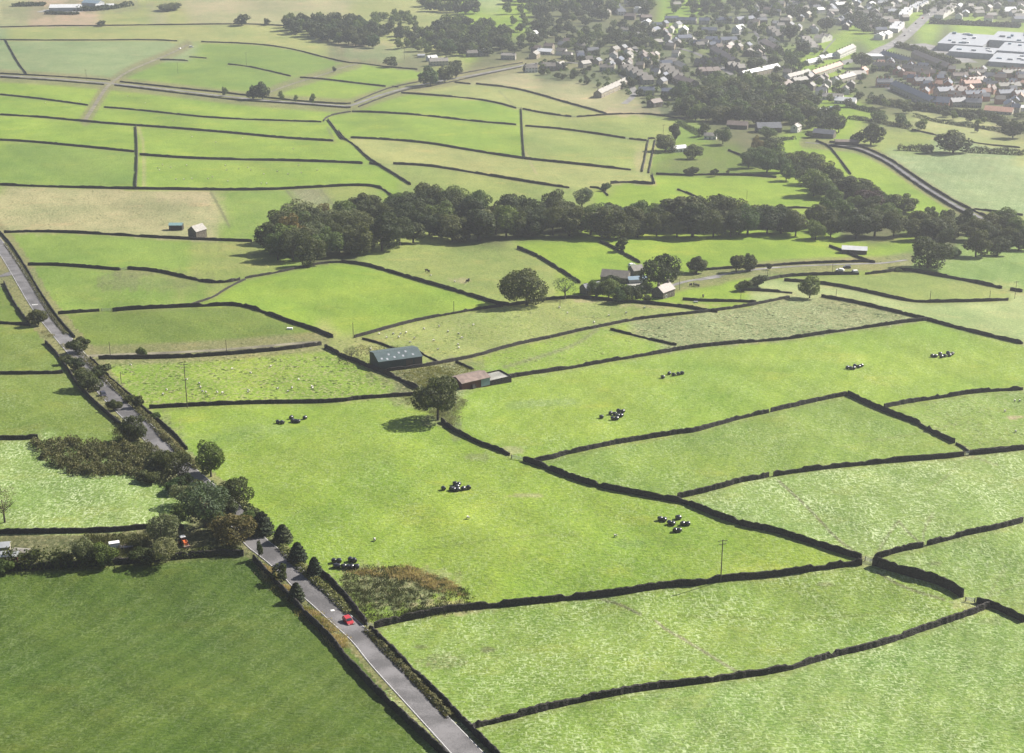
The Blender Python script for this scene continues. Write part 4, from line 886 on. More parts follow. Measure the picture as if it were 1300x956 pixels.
# ---- woods, scattered by area: every tree its own object
def inpoly(x, y, P_):
    c = False; j = len(P_) - 1
    for i in range(len(P_)):
        if ((P_[i][1] > y) != (P_[j][1] > y)) and x < (P_[j][0]-P_[i][0])*(y-P_[i][1])/(P_[j][1]-P_[i][1]+1e-9) + P_[i][0]: c = not c
        j = i
    return c
def wood(poly, n, hm, kinds, label, group, seed, sx=17., sy=7., wr=(.85, 1.15), cat='tree', parts=True):
    P_ = px(poly) if isinstance(poly, str) else poly
    r = random.Random(seed); xs = [p[0] for p in P_]; ys = [p[1] for p in P_]; got = []
    kk = 1.
    for tr in range(6000):
        if len(got) >= n: break
        if tr % 600 == 599: kk *= .85
        x, y = r.uniform(min(xs), max(xs)), r.uniform(min(ys), max(ys))
        if not inpoly(x, y, P_): continue
        if any(((x-a)/(sx*kk))**2 + ((y-b)/(sy*kk))**2 < 1 for a, b in got): continue
        got.append((x, y))
    words = dict(round='dark green', oak='broad dark', green='lighter green', dome='domed dark', tall='narrow dark', autumn='brownish', pale='pale green', hill='dark', hillg='mid green', cone='pointed dark', yew='pointed dark',
                 copper='dark red', bush='low dark', gbush='low green')
    for x, y in got:
        k = r.choice(kinds); s = float(S(y)); h = r.uniform(*hm)
        put_tree(x, y, h*s, h*r.uniform(*wr)*s, k, f'{words[k]} {label}', cat, f'{words[k]} {group}', parts)
BASE = [(340,334),(400,338),(440,326),(500,317),(560,309),(700,304),(850,302),(985,302),(1100,302),(1120,290),(1000,285),(900,277),(800,277),(700,281),(640,274),(560,268),(500,268),(445,284),(385,296),(345,314)]
K1 = ['round', 'green', 'oak', 'dome', 'round', 'green', 'round', 'tall', 'pale', 'oak', 'round']
wood([(338,333),(400,338),(440,326),(450,285),(385,292),(345,312)], 20, (14, 19), K1 + ['pale', 'autumn'], 'tree at the left end of the long wood across the valley', 'trees at the left end of the long valley wood', 1)
wood([(440,326),(500,317),(560,309),(640,306),(640,276),(560,266),(500,264),(445,280)], 40, (9, 20), K1, 'tree in the long valley wood above the cattle pasture', 'trees of the valley wood above the cattle pasture', 2, 15, 7)
wood([(640,306),(760,304),(850,302),(850,279),(760,280),(640,276)], 34, (9, 20), K1, 'tree in the long valley wood behind the farm', 'trees of the valley wood behind the farm', 3, 15, 6)
wood([(850,302),(985,301),(985,287),(900,279),(850,279)], 20, (10, 20), K1 + ['green'], 'tree in the long valley wood behind the farm drive', 'trees of the valley wood behind the farm drive', 4, 18, 6)
wood([(985,302),(1060,305),(1140,305),(1200,315),(1215,300),(1180,290),(1100,282),(1040,280),(985,287)], 20, (11, 16), K1 + ['green', 'tall'], 'tree where the long wood thins out behind the pale roofed shed', 'trees behind the pale roofed shed', 5, 17, 7)
wood([(1215,305),(1300,315),(1300,292),(1240,292)], 7, (10, 14), K1, 'tree at the right edge below the straight lane', 'trees at the right edge below the straight lane', 6, 17, 7)
wood([(950,200),(985,205),(1045,215),(1062,240),(1100,250),(1140,275),(1120,285),(1060,262),(1030,240),(990,228),(950,216)], 22, (10, 15), ['round', 'dome', 'oak', 'green', 'autumn', 'green'], 'tree in the belt running down from the village to the wood', 'trees in the belt from the village to the wood', 7, 17, 7)
wood([(862,152),(900,158),(960,160),(1030,156),(1040,135),(1000,122),(950,120),(905,128),(862,125)], 52, (15, 20), ['hill', 'hill', 'hillg', 'hill'], 'tree in the dense grove between the village and the small pastures', 'trees of the dense grove below the village', 8, 10, 4)
wood([(895,122),(950,118),(960,105),(900,108)], 10, (12, 16), ['hillg'], 'tree on the sunny top side of the dense village grove', 'trees on the top side of the dense grove', 81, 9, 3)
wood([(1000,165),(1075,168),(1080,150),(1040,145),(1005,150)], 14, (9, 14), ['hill', 'hillg'], 'tree around the old stone barns at the edge of the pastures', 'trees around the old stone barns', 9, 10, 4)
wood([(362,40),(395,52),(440,60),(495,62),(500,40),(460,34),(420,28),(365,30)], 52, (13, 18), ['hill', 'hill', 'hill', 'hillg'], 'tree in the upper left wood below the moor', 'trees of the upper left wood', 10, 8, 3)
wood([(500,38),(530,36),(528,22),(480,22),(470,28)], 17, (8, 12), ['hillg'], 'tree in the young plantation above the upper left wood', 'trees of the young plantation', 11, 7, 3)
wood([(540,62),(575,70),(620,72),(645,62),(640,42),(605,30),(570,30),(548,42)], 59, (12, 17), ['hill', 'hill', 'hillg'], 'tree in the wood right of the sunny slope', 'trees of the wood right of the sunny slope', 12, 8, 3)
wood([(535,15),(600,22),(605,5),(540,-2)], 21, (13, 17), ['hill', 'hillg'], 'tree in the top wood at the upper frame edge', 'trees of the top wood', 13, 8, 3)
wood([(640,20),(760,28),(830,20),(830,-5),(640,-6)], 52, (13, 18), ['hill', 'hill', 'hillg'], 'tree in the wood at the top above the villas', 'trees of the wood above the villas', 14, 8, 3)
wood([(640,72),(700,62),(760,62),(840,66),(850,40),(760,28),(650,24)], 70, (9, 13), ['hill', 'hill', 'hillg'], 'tree in the leafy gardens around the white villas', 'trees around the white villas', 15, 9, 4)
wood([(665,92),(730,105),(755,118),(765,105),(735,90),(700,85)], 19, (5, 9), ['hill', 'hillg'], 'garden tree just above the straw coloured slope at the village edge', 'garden trees at the village edge', 16, 7, 3)
wood([(780,115),(850,140),(862,120),(840,70),(800,60)], 24, (5, 9), ['hill', 'hillg'], 'garden tree among the gabled village houses', 'garden trees among the gabled houses', 17, 8, 4)
wood([(862,80),(1010,100),(1040,70),(1020,40),(950,35),(862,50)], 52, (6, 10), ['hill', 'hillg'], 'garden tree among the village streets around the chimneyed terraces', 'garden trees around the chimneyed terraces', 18, 9, 4)
wood([(870,18),(1080,26),(1090,8),(870,0)], 35, (11, 15), ['hill', 'hillg'], 'tree in the leafy belt behind the blue roofed houses', 'trees behind the blue roofed houses', 19, 9, 3)
wood([(1000,118),(1080,140),(1100,128),(1060,104),(1010,100)], 17, (6, 9), ['hill', 'hillg'], 'garden tree by the pale bungalows above the bright paddock', 'garden trees by the pale bungalows', 20, 9, 4)
wood([(1080,40),(1100,44),(1130,36),(1110,24),(1080,26)], 10, (11, 15), ['hill'], 'tree beside the high street at the top of the town', 'trees beside the high street', 21, 9, 4)
wood([(1120,14),(1300,24),(1300,6),(1200,0),(1120,4)], 35, (7, 10), ['hill', 'hillg'], 'tree among the farthest houses at the top right', 'trees among the farthest houses', 22, 10, 3)
wood([(1085,100),(1300,118),(1300,96),(1250,92),(1100,88)], 21, (5, 8), ['hill', 'hillg'], 'garden tree among the orange brick houses', 'garden trees among the orange brick houses', 23, 10, 4)
wood([(500,66),(545,70),(545,50),(520,40),(500,45)], 14, (10, 14), ['hill', 'hillg'], 'tree joining the upper left wood to the next one', 'trees joining the two upper woods', 31, 10, 4)
wood([(700,75),(760,100),(830,110),(850,60),(800,40),(740,40)], 44, (5, 9), ['hill', 'hillg', 'hillg'], 'garden tree in the leafy upper village', 'garden trees of the leafy upper village', 32, 9, 4)
wood([(850,100),(1000,112),(1050,80),(1060,40),(950,30),(860,40)], 80, (5, 9), ['hill', 'hillg', 'hillg'], 'small garden tree between the village streets', 'small garden trees between the village streets', 33, 9, 4)
wood([(1080,90),(1300,125),(1300,100),(1240,90),(1110,80)], 50, (4, 8), ['hill', 'hillg', 'hillg'], 'small tree between the estate terraces', 'small trees between the estate terraces', 34, 9, 4)
wood([(850,30),(1150,30),(1130,0),(850,-10)], 70, (7, 12), ['hill', 'hillg'], 'tree among the farthest streets at the top', 'trees among the farthest streets', 35, 11, 4)
wood([(1110,20),(1300,26),(1300,-10),(1110,-10)], 60, (6, 11), ['hill', 'hillg'], 'tree in the farthest suburb at the top right', 'trees in the farthest suburb', 36, 11, 4)
wood([(1090,135),(1180,150),(1290,175),(1300,160),(1200,140),(1100,125)], 16, (5, 9), ['hill', 'hillg'], 'bushy tree along the paddocks below the estate', 'bushy trees along the paddocks', 37, 12, 5)
T('c 80,510', 375, 130, 'hill', 'dark tree by the white fronted terrace at the road bend'); T('b 845,305', 185, 130, 'hill', 'tall dark tree left of the lawn in the village'); T('b 945,420', 312, 115, 'hill', 'dark tree in front of the white semi detached houses')
T('b 855,500', 370, 130, 'hillg', 'green tree left of the bungalows in the village'); T('b 725,495', 412, 92, 'hill', 'small round tree above the cream terrace'); T('b 1120,235', 130, 130, 'hill', 'dark tree right of the white semi detached houses')
T('b 610,655', 550, 115, 'hill', 'round tree just below the cream terrace'); T('b 740,660', 555, 135, 'hill', 'broad tree below the right end of the cream terrace'); T('b 570,530', 415, 130, 'hill', 'round tree above the left end of the cream terrace')
big = sorted([i for i, a in enumerate(QUEUE) if KINDS_T[a[4]][0] != 'bush'], key=lambda i: -QUEUE[i][2]*QUEUE[i][3]); keep = set(big[:335])
print('trees queued', len(big))
for i, a in enumerate(QUEUE): plant(*a, mass=(KINDS_T[a[4]][0] != 'bush' and i not in keep))
if FARV:
    o = link(bpy.data.objects.new('distant_trees', quads('distant_trees', np.concatenate(FARV), 'leaf_dark'))); o['kind'] = 'stuff'
if FARG:
    o = link(bpy.data.objects.new('distant_trees', quads('distant_trees', np.concatenate(FARG), 'leaf_green'))); o['kind'] = 'stuff'
# ---- hedges
def hedge(label, spec, h, w, mat, dens=10., name='hedge', seed=0):
    pts = resample(smooth(px(spec), 1), 1.); W = [P(*p) for p in pts]; r = np.random.RandomState(seed + 5)
    out = []; x0 = W[0]
    L = sum((b-a).length for a, b in zip(W[:-1], W[1:])); n = int(L*dens*(2.6 if S(pts[0][1]) < 2 else 1.4))
    seg = np.array([[p.x, p.y, p.z] for p in W]); t = r.rand(n)*(len(seg)-1); i = t.astype(int); f = (t - i)[:, None]
    p = seg[i]*(1-f) + seg[np.minimum(i+1, len(seg)-1)]*f
    hv = h*(.78 + .13*np.sin(t*.21 + seed) + .1*np.sin(t*.53 + 2*seed) + .22*r.rand(n)); ang = r.rand(n)*3.1416
    d = seg[np.minimum(i+1, len(seg)-1)] - seg[i]; d[:, 2] = 0; d /= np.linalg.norm(d, axis=1)[:, None] + 1e-9; nr = np.stack([-d[:, 1], d[:, 0], 0*d[:, 0]], 1)
    rr = (.75 + .3*r.rand(n)); p = p + nr*(np.cos(ang)*rr*w/2)[:, None]; p[:, 2] += np.maximum(np.sin(ang)*rr, .05)*hv
    sz = (.16 + .022*w)*(.7 + .8*r.rand(n, 1)) * max(1., 2.6/float(S(pts[len(pts)//2][1])))
    nm = nr*np.cos(ang)[:, None] + np.array([0, 0, 1.])*np.sin(ang)[:, None] + r.normal(size=(n, 3))*.5; nm /= np.linalg.norm(nm, axis=1)[:, None]
    a = np.cross(nm, r.normal(size=(n, 3))); a /= np.linalg.norm(a, axis=1)[:, None]; b = np.cross(nm, a)
    V = np.stack([p + a*sz, p + b*sz, p - a*sz, p - b*sz*.8], 1)
    o = link(bpy.data.objects.new(name, quads(name, V, mat))); return tag(o, label, 'hedge', kind='thing')
hedge('tall dark hedge below the orange brick estate, sloping down to the right', 'C 715,382 780,392 850,405 950,418 1050,432 1150,445 1230,462', 6.5, 9, 'leaf_dark', 14)
hedge('continuation of the hedge below the dark tree by the estate corner', 'C 640,398 700,415 760,425', 4, 6, 'leaf_dark', 10, seed=2)
hedge('hedge along the upper left edge of the grey green field', 'C 825,563 880,565 960,570', 5, 5, 'leaf_dark', 14, seed=3)
hedge('hedge along the upper right edge of the grey green field', 'C 1080,570 1150,574 1230,578 1300,582', 5, 5, 'leaf_dark', 14, seed=4)
hedge('hedge between the two bright paddocks below the bungalows', 'C 640,445 720,455 800,470 880,485', 3.5, 4, 'leaf_dark', 10, seed=5)
hedge('hedge behind the straw strip at the far right', 'C 885,435 960,455 1080,475 1200,490 1260,510', 3, 4, 'leaf_dark', 8, seed=6)
hedge('long hedge below the farthest houses, right of the high street', 'c 590,175 750,180 950,190 1270,205', 6, 12, 'leaf_dark', 8, seed=7)
hedge('roadside hedge between the high street and the hospital', 'c 350,350 450,370 560,400 680,450 800,480', 6, 10, 'leaf_dark', 8, seed=8)
hedge('overgrown hedge left of the small cottage', 'd 0,330 60,360 130,400 190,430', 3.5, 5, 'leaf_green', 8, seed=9)
hedge('ragged hedge along the near side of the thicket beside the main road', 'k 60,320 150,400 250,450 320,500', 3.2, 6, 'leaf_scrub', 26, seed=10)
hedge('shaded hedge in front of the sheds at the left edge', 'G 0,440 80,440 170,438 300,436 430,430', 5.5, 6, 'leaf_dark', 30, seed=11)
hedge('dark hedge at the head of the dark green field, right part', 'G 640,408 720,402 800,395 905,392', 2.4, 3, 'leaf_dark', 40, seed=12)
hedge('overgrown strip of brambles right of the main road beside the pines', 'm 225,150 350,290 460,385 570,480 670,580 740,650', 1.4, 3., 'rank_grass', 36, seed=13)
hedge('brambles on the right verge beside the foreground road', 'm 860,770 940,850 1010,930 H 300,880 420,1010', 1.2, 2.5, 'leaf_scrub', 36, seed=14)
hedge('overgrown bank on the right verge of the main road beside the sheep field', 'D 300,500 350,550 400,600 470,660 530,720 580,770 640,840 k 160,60 300,220 430,330', 1.4, 3., 'leaf_scrub', 22, seed=15)
hedge('overgrown bank on the right verge at the top of the main road', 'D 20,90 90,190 150,290 200,370 250,430', 1.0, 2.2, 'leaf_scrub', 14, seed=16)
hedge('hedge of dark bushes on the moor at the top left corner', 'g 90,48 180,45 270,42 340,40', 5, 14, 'leaf_dark', 4, seed=17)
hedge('hedge of dark trees beside the quarry on the moor', 'g 340,105 440,108 590,110', 4, 7, 'leaf_dark', 5, seed=18)
hedge('line of dark trees behind the quarry sheds', 'g 560,80 700,80 850,66 980,40', 6, 12, 'leaf_dark', 5, seed=19)
hedge('dense evergreen hedge beside the stone barns', 'd 730,470 800,462 880,452', 3, 4, 'leaf_dark', 10, seed=20)
# ---- uncountable growth
def scrub(name, poly, n, h, mat, size, seed, kindname='stuff', tall=.5):
    P_ = px(poly); r = np.random.RandomState(seed); xs = [p[0] for p in P_]; ys = [p[1] for p in P_]
    pts = []
    cl = [(r.uniform(min(xs), max(xs)), r.uniform(min(ys), max(ys)), r.rand()) for _ in range(400)]
    cl = [c for c in cl if inpoly(c[0], c[1], P_)]
    per = max(1, n//max(1, len(cl)))
    u, v, hh = [], [], []
    for cx, cy, q in cl:
        s = float(S(cy)); rad = (1.2 + 2.2*q)*s*.8
        k = r.normal(size=(per, 2))*rad*.45
        u.append(cx + k[:, 0]); v.append(cy + k[:, 1]*.42); hh.append(h*(.35 + .65*q)*r.rand(per)**.7*np.exp(-(k**2).sum(1)/(rad*rad)*1.2))
    u, v, hh = map(np.concatenate, (u, v, hh))
    x, y, z = P3(u, v); p = np.stack([x, y, z + hh], 1); n = len(p)
    nm = r.normal(size=(n, 3)) + np.array([0, 0, .5]); nm /= np.linalg.norm(nm, axis=1)[:, None]
    a = np.cross(nm, r.normal(size=(n, 3))); a /= np.linalg.norm(a, axis=1)[:, None]; b = np.cross(nm, a)
    if tall > 1: a = np.array([0, 0, 1.])[None]*tall + a*.35
    s = size*(.5 + r.rand(n, 1)); V = np.stack([p + a*s, p + b*s*.7, p - a*s, p - b*s*.7], 1)
    o = link(bpy.data.objects.new(name, quads(name, V, mat))); o['kind'] = 'stuff'; return o
scrub('scrub', 'G 125,-22 160,-35 300,-30 420,-10 560,-15 600,30 590,110 520,120 400,100 260,95 170,50', 30000, 3.4, 'leaf_scrub', .26, 1)
scrub('weeds', 'H 0,460 120,440 300,450 400,490 480,540 500,590 350,620 200,650 110,640 30,560', 16000, .55, 'leaf_scrub', .14, 2, tall=1.5)
scrub('weeds', 'H 10,470 60,460 250,440 430,500 470,550 400,540 200,480', 9000, .8, 'dry_stem', .13, 3, tall=1.5)
scrub('weeds', 'H 200,640 300,600 480,590 510,600 300,630', 5000, 1.3, 'leaf_scrub', .15, 12, tall=1.5)
scrub('verge_grass', 'm 50,262 90,275 205,395 350,540 460,640 590,745 700,865 660,900 530,780 380,620 230,480 110,350', 12000, 1.0, 'dry_stem', .12, 4, tall=1.8)
scrub('verge_grass', 'm 45,290 180,420 420,620 600,800 590,850 380,640 180,460', 8000, 1.0, 'rank_grass', .14, 5, tall=1.5)
scrub('verge_grass', 'G 330,330 560,320 560,400 330,410', 6000, 1.4, 'leaf_scrub', .2, 6, tall=1.3)
scrub('verge_grass', 'k -200,-60 -20,60 110,230 60,300 -60,330 -200,200', 8000, 1.2, 'leaf_scrub', .2, 7, tall=1.3)
scrub('weeds', 'i 460,620 600,590 700,560 960,640 900,800 860,840 780,780 560,700', 9000, .9, 'dry_stem', .14, 8, tall=1.6)
scrub('weeds', 'i 440,430 860,360 1020,410 860,480 640,540 520,480', 6000, .8, 'rank_grass', .15, 9, tall=1.4)
scrub('nettles', 'E 0,540 20,500 60,470 200,470 270,490 260,540 130,550', 3000, .8, 'leaf_scrub', .18, 10)
scrub('verge_grass', 'D 150,400 240,500 330,620 440,740 490,790 420,700 330,580 240,460', 4000, 1., 'dry_stem', .16, 11, tall=1.5)
scrub('garden_shrubs', 'Z 660,85 730,100 780,120 850,140 860,60 1000,60 1060,90 1080,140 1100,128 1060,80 1000,30 860,20 700,60', 26000, 3., 'leaf_green', .8, 13)
scrub('garden_shrubs', 'Z 700,60 860,130 1000,110 1100,120 1300,135 1300,85 1100,75 1000,55 860,40', 26000, 3., 'leaf_green', .8, 14)
print('trees', time.time()-T0)
# ------------------------------------------------------------------ buildings
def roof_mat(name, c, sp=.35, rough=.55):
    m, t, b = nt(name); o = objco(t)
    br = t.nodes.new('ShaderNodeTexBrick'); br.inputs['Scale'].default_value = 1.6; br.inputs['Color1'].default_value = (*[x*.85 for x in c], 1); br.inputs['Color2'].default_value = (*[min(1, x*1.15) for x in c], 1)
    br.inputs['Mortar'].default_value = (*[x*.6 for x in c], 1); br.inputs['Mortar Size'].default_value = .03
    t.links.new(o, br.inputs['Vector'])
    cc = mixc(t, 1., br.outputs['Color'], mixc(t, ramp(t, noise(t, .7, 4, o), .3, .7), (.75, .75, .75), (1.2, 1.2, 1.2)), 'MULTIPLY')
    t.links.new(cc, b.inputs['Base Color']); b.inputs['Roughness'].default_value = rough; b.inputs['Specular IOR Level'].default_value = sp
roof_mat('slate', (.12, .125, .14)); roof_mat('stone_slate', (.15, .135, .115)); roof_mat('pale_tile', (.25, .23, .20)); roof_mat('red_tile', (.36, .20, .14)); roof_mat('brown_tile', (.17, .13, .11))
roof_mat('blue_slate', (.075, .09, .13))
plain('render', (.52, .50, .46), .8, .12, .5); plain('cream_render', (.52, .47, .38), .8, .12, .5); plain('brick', (.32, .155, .095), .85, .2, 2); plain('white_roof', (.50, .50, .50), .6, .1, .4); plain('grey_sheet', (.30, .31, .32), .5, .15, .4, .5)
plain('rust_sheet', (.17, .125, .105), .7, .35, .5); plain('red_boards', (.09, .03, .025), .8, .3, .8); plain('blue_sheet', (.16, .22, .27), .6, .15, .6); plain('green_sheet', (.055, .078, .078), .5, .2, .4, .5); plain('dark_green', (.025, .045, .045), .6, .2, .5)
plain('black_plastic', (.014, .014, .018), .28, .3, 3, .6); plain('old_wood', (.085, .07, .055), .9, .3, 3); plain('wool', (.55, .52, .45), .95, .12, 5); plain('sheep_face', (.03, .028, .025), .9); plain('cow_hide', (.025, .02, .018), .7, .4, 3)
plain('red_paint', (.34, .03, .035), .3, .05, 2, .6); plain('dark_paint', (.035, .03, .04), .3, .1, 2, .6); plain('car_glass', (.02, .025, .03), .1, .1, 2, .7); plain('rubber', (.02, .02, .02), .9); plain('orange_paint', (.55, .12, .03), .45, .15, 3, .5)
plain('galvanised', (.34, .35, .36), .5, .1, 4, .5, .6); plain('window_glass', (.035, .045, .06), .12, .1, 1, .7); plain('blue_tarp', (.10, .25, .45), .5, .2, 2); plain('lamp_glass', (.7, .7, .65), .2, .05, 4, .7)
plain('pale_sheet', (.25, .26, .28), .6, .1, .3, .4)
plain('teal_sheet', (.15, .24, .24), .5, .15, .6)
MC = {}
def house_meshes(L, D, e, r, wm, rm, ch, ov=.3):
    key = (round(L, 1), round(D, 1), e, r, wm, rm, ch, ov)
    if key in MC: return MC[key]
    L, D = key[0], key[1]
    b = MB(); x, y = L/2, D/2
    vs = [(-x, -y, -2.5), (x, -y, -2.5), (x, y, -2.5), (-x, y, -2.5), (-x, -y, e), (x, -y, e), (x, y, e), (-x, y, e), (-x, 0, e+r), (x, 0, e+r)]
    b.add(vs, [(0, 1, 5, 4), (2, 3, 7, 6), (1, 2, 6, 9, 5), (3, 0, 4, 8, 7)])
    wall = b.mesh('wall', wm)
    rb = MB(); k = r/y; X = x + ov*.8; Y = y + ov; z0 = e - ov*k + .06; th = .16
    for s in (-1, 1):
        v = [(-X, s*Y, z0), (X, s*Y, z0), (X, 0, e+r+.06), (-X, 0, e+r+.06)]; v2 = [(a, c, d+th) for a, c, d in v]
        f = [(0, 1, 2, 3), (7, 6, 5, 4), (0, 4, 5, 1), (1, 5, 6, 2), (3, 2, 6, 7), (0, 3, 7, 4)]
        if s < 0: f = [q[::-1] for q in f]
        rb.add(v+v2, [q[::-1] for q in f])
    roof = rb.mesh('roof', rm)
    chs = []
    if ch:
        c = MB(); c.box(-.55, .55, -.38, .38, -.9, 1.15); c.box(-.65, .65, -.46, .46, 1.15, 1.3)
        for q in (-.28, .28): c.tube([(q, 0, 1.3), (q, 0, 1.7)], [.13, .11], 6)
        chs = c.mesh('chimney', 'old_stone' if wm not in ('brick',) else 'brick')
    MC[key] = (wall, roof, chs); return MC[key]
wmesh = {}
def win_mesh(w, h, kind='window'):
    if (w, h, kind) not in wmesh:
        m = MB(); m.box(-w/2, w/2, -.05, .1, 0, h, 1)
        if kind == 'window':
            m.box(-w/2-.09, w/2+.09, -.07, -.02, -.1, 0, 0); m.box(-w/2-.09, w/2+.09, -.07, -.02, h, h+.1, 0)
            for q in (-w/2-.09, w/2, -.04): m.box(q, q+.09, -.068, -.018, 0, h, 0)
            wmesh[(w, h, kind)] = m.mesh(kind, ['white_paint', 'window_glass'])
        else: wmesh[(w, h, kind)] = m.mesh(kind, ['old_wood', 'old_wood'])
    return wmesh[(w, h, kind)]
def house(pos, yaw, L, D, e, r, wm, rm, label, name='house', cat='house', group=None, ch=1, wins=True, chx=None, storeys=None):
    if isinstance(pos, str): (u, v), = px(pos); pos = P(u, v)
    o = empty(name, pos, yaw); tag(o, label, cat, group, 'thing')
    wall, roof, chm = house_meshes(L, D, e, r, wm, rm, bool(ch))
    link(bpy.data.objects.new('wall', wall), o); ro = link(bpy.data.objects.new('roof', roof), o)
    if ch:
        for q in (chx if chx is not None else ([-.38] if ch == 1 else [-.42, .42])):
            c = link(bpy.data.objects.new('chimney', chm), ro); c.location = (q*L, 0, e + r + .1)
    if wins:
        n = max(2, int(L/3.2)); st = storeys or (2 if e > 4 else 1)
        for s_ in range(st):
            for i in range(n):
                x = (i + .5)/n*L - L/2; door = (s_ == 0 and i == n//2)
                w = link(bpy.data.objects.new('door' if door else 'window', win_mesh(.95, 2., 'door') if door else win_mesh(1.15, 1.25)), o)
                w.location = (x, -D/2 - .02, .1 if door else .95 + s_*2.6)
        if st == 2:
            for sx in (-1, 1):
                w = link(bpy.data.objects.new('window', win_mesh(1.15, 1.25)), o); w.location = (sx*(L/2 + .02), 0, 3.5); w.rotation_euler = (0, 0, sx*math.pi/2)
    return o
ORD = ['first', 'second', 'third', 'fourth', 'fifth', 'sixth', 'seventh', 'eighth', 'ninth', 'tenth', 'eleventh', 'twelfth', 'thirteenth']
def row(spec, n, D, e, r, wm, rm, desc, ch=1, wins=True, gap=0., cross=False, name='terraced_house', steps=0.):
    (a, b) = px(spec); A, B = P(*a), P(*b); d = B - A; d.z = 0; L = d.length/n; yaw = math.atan2(d.y, d.x)
    for i in range(n):
        c = A.lerp(B, (i + .5)/n); c.z = ground_z(c.x, c.y) + steps*i
        lab = f'{ORD[i]} house from the left in {desc}' if n > 1 else desc
        LL = L*(1-gap)
        if cross: house(c, yaw + math.pi/2, D, LL, e, r, wm, rm, lab, name, 'house', desc, ch, wins)
        else: house(c, yaw, LL + (.02 if gap == 0 else 0), D, e + (i % 2)*.02, r, wm, rm, lab, name, 'house', desc, ch, wins)
# --- farm buildings
def yawpx(spec):
    a, b = px(spec); A, B = P(*a), P(*b); return math.atan2((B-A).y, (B-A).x)
c0 = P(*px('i 465,392')[0]); yw = R(21)
off = lambda p, yw, x, y: Vector((p.x + x*math.cos(yw) - y*math.sin(yw), p.y + x*math.sin(yw) + y*math.cos(yw), p.z))
gb = house(off(c0, yw, 0, 6.2), yw, 17.4, 12.5, 3.3, 1.5, 'dark_green', 'green_sheet', 'long dark green sheet barn with pale skylights in its roof', 'barn', 'barn', ch=0, wins=False)
for i, (x, q) in enumerate([(-7, .75), (-5, .85), (-1.9, .75), (.6, .35), (1.6, .72), (3.4, .3), (5.6, .7), (-3.6, .4)]):
    m = MB(); y = -6.25*q; z = 3.3 + 1.5*(1-q) + .25; s = 1.5/6.25
    m.add([(x-.38, y-.6, z-.6*s+.03), (x+.38, y-.6, z-.6*s+.03), (x+.38, y+.6, z+.6*s+.03), (x-.38, y+.6, z+.6*s+.03)], [(0, 1, 2, 3)])
    m.build('skylight', 'pale_sheet', gb)
for x in (3.6, 7.): m = MB(); m.box(x-1.4, x+1.4, -6.36, -6.2, 0, 2.7); m.build('door', 'old_wood', gb)
m = MB(); [m.box(-9+i*1., -8.9+i*1., -.1, .1, 4.9, 5.15) for i in range(19)]; m.build('ridge_vent', 'galvanised', gb)
c0 = P(*px('i 1030,548')[0]); yw = R(33)
rb = house(off(c0, yw, 0, 4.0), yw, 12, 8, 3.0, 1.2, 'red_boards', 'rust_sheet', 'red boarded shed with a rusty pink roof behind the lone oak', 'shed', 'shed', ch=0, wins=False)
m = MB(); m.box(2.2, 5.98, -4.12, -3.9, .1, 2.9); m.build('blue_door', 'blue_sheet', rb)
pen = empty('silage_pit', off(c0, yw, 11, 4.5), yw); tag(pen, 'pale concrete slab with low dark walls right of the red shed', 'silage pit', kind='thing')
m = MB(); m.box(-4.6, 4.6, -3.8, 3.8, -1.5, .9); m.build('slab', 'concrete', pen)
m = MB(); m.box(-4.8, 4.8, -4.1, -3.81, -1.5, 1.4); m.box(4.61, 4.9, -3.8, 3.8, -1.5, 1.4); m.box(-4.8, 4.6, 3.81, 4.1, -1.5, 1.4); m.build('side_wall', 'field_stone', pen)
house('h 838,512', R(48), 9, 6.6, 3.6, 2.4, 'old_stone', 'brown_tile', 'stone farmhouse with a dark gable, nearest the field wall', 'farmhouse', 'house', chx=[-.4, .4])
house('h 300,488', R(30), 9, 6.5, 3.0, 2.2, 'old_stone', 'slate', 'low stone barn at the left end of the farm garden trees', 'barn', 'barn', ch=0, wins=False)
house('h 480,398', R(-14), 13, 9, 3.4, 2.4, 'old_stone', 'stone_slate', 'large farm barn with a broad brown grey roof behind the garden trees', 'barn', 'barn', ch=0, wins=False)
house('h 635,352', R(25), 6, 6, 3.4, 1.8, 'old_stone', 'stone_slate', 'stone outbuilding with a bright roof beside the great domed tree', 'barn', 'barn', ch=0, wins=False)
house('h 640,405', R(10), 9, 5, 2.2, .9, 'grey_sheet', 'blue_sheet', 'low shed with a pale blue roof in the farm yard', 'shed', 'shed', ch=0, wins=False)
house('l 735,245', R(-12), 13, 6, 2.6, 1.3, 'old_wood', 'white_roof', 'long low shed with a pale roof under the edge of the long wood', 'shed', 'shed', ch=0, wins=False)
house('n 556,305', R(0), 7.5, 5, 3.2, .8, 'field_stone', 'teal_sheet', 'small open stone shed with a teal roof in the rushy field', 'shed', 'shed', ch=0, wins=False)
house('n 715,362', R(55), 8, 6.5, 4.6, 2.6, 'old_stone', 'pale_tile', 'tall dark gabled field barn beside the teal roofed shed', 'barn', 'barn', ch=0, wins=False)
house('d 247,452', R(-14), 10, 6, 3.2, 2., 'render', 'pale_tile', 'small white cottage under the dark grove', 'cottage', 'house')
house('d 680,398', R(3), 20, 12, 4.5, 3.4, 'old_stone', 'slate', 'big barn with a dark slate roof among the grove trees', 'barn', 'barn', ch=0, wins=False)
house('d 450,372', R(-15), 17, 9, 3.6, 2.6, 'old_stone', 'brown_tile', 'barn with a reddish brown roof in the shade of the grove', 'barn', 'barn', ch=0, wins=False)
house('d 888,398', R(60), 9, 6, 4.8, 2.2, 'render', 'pale_tile', 'white gabled cottage at the right end of the grove', 'cottage', 'house')
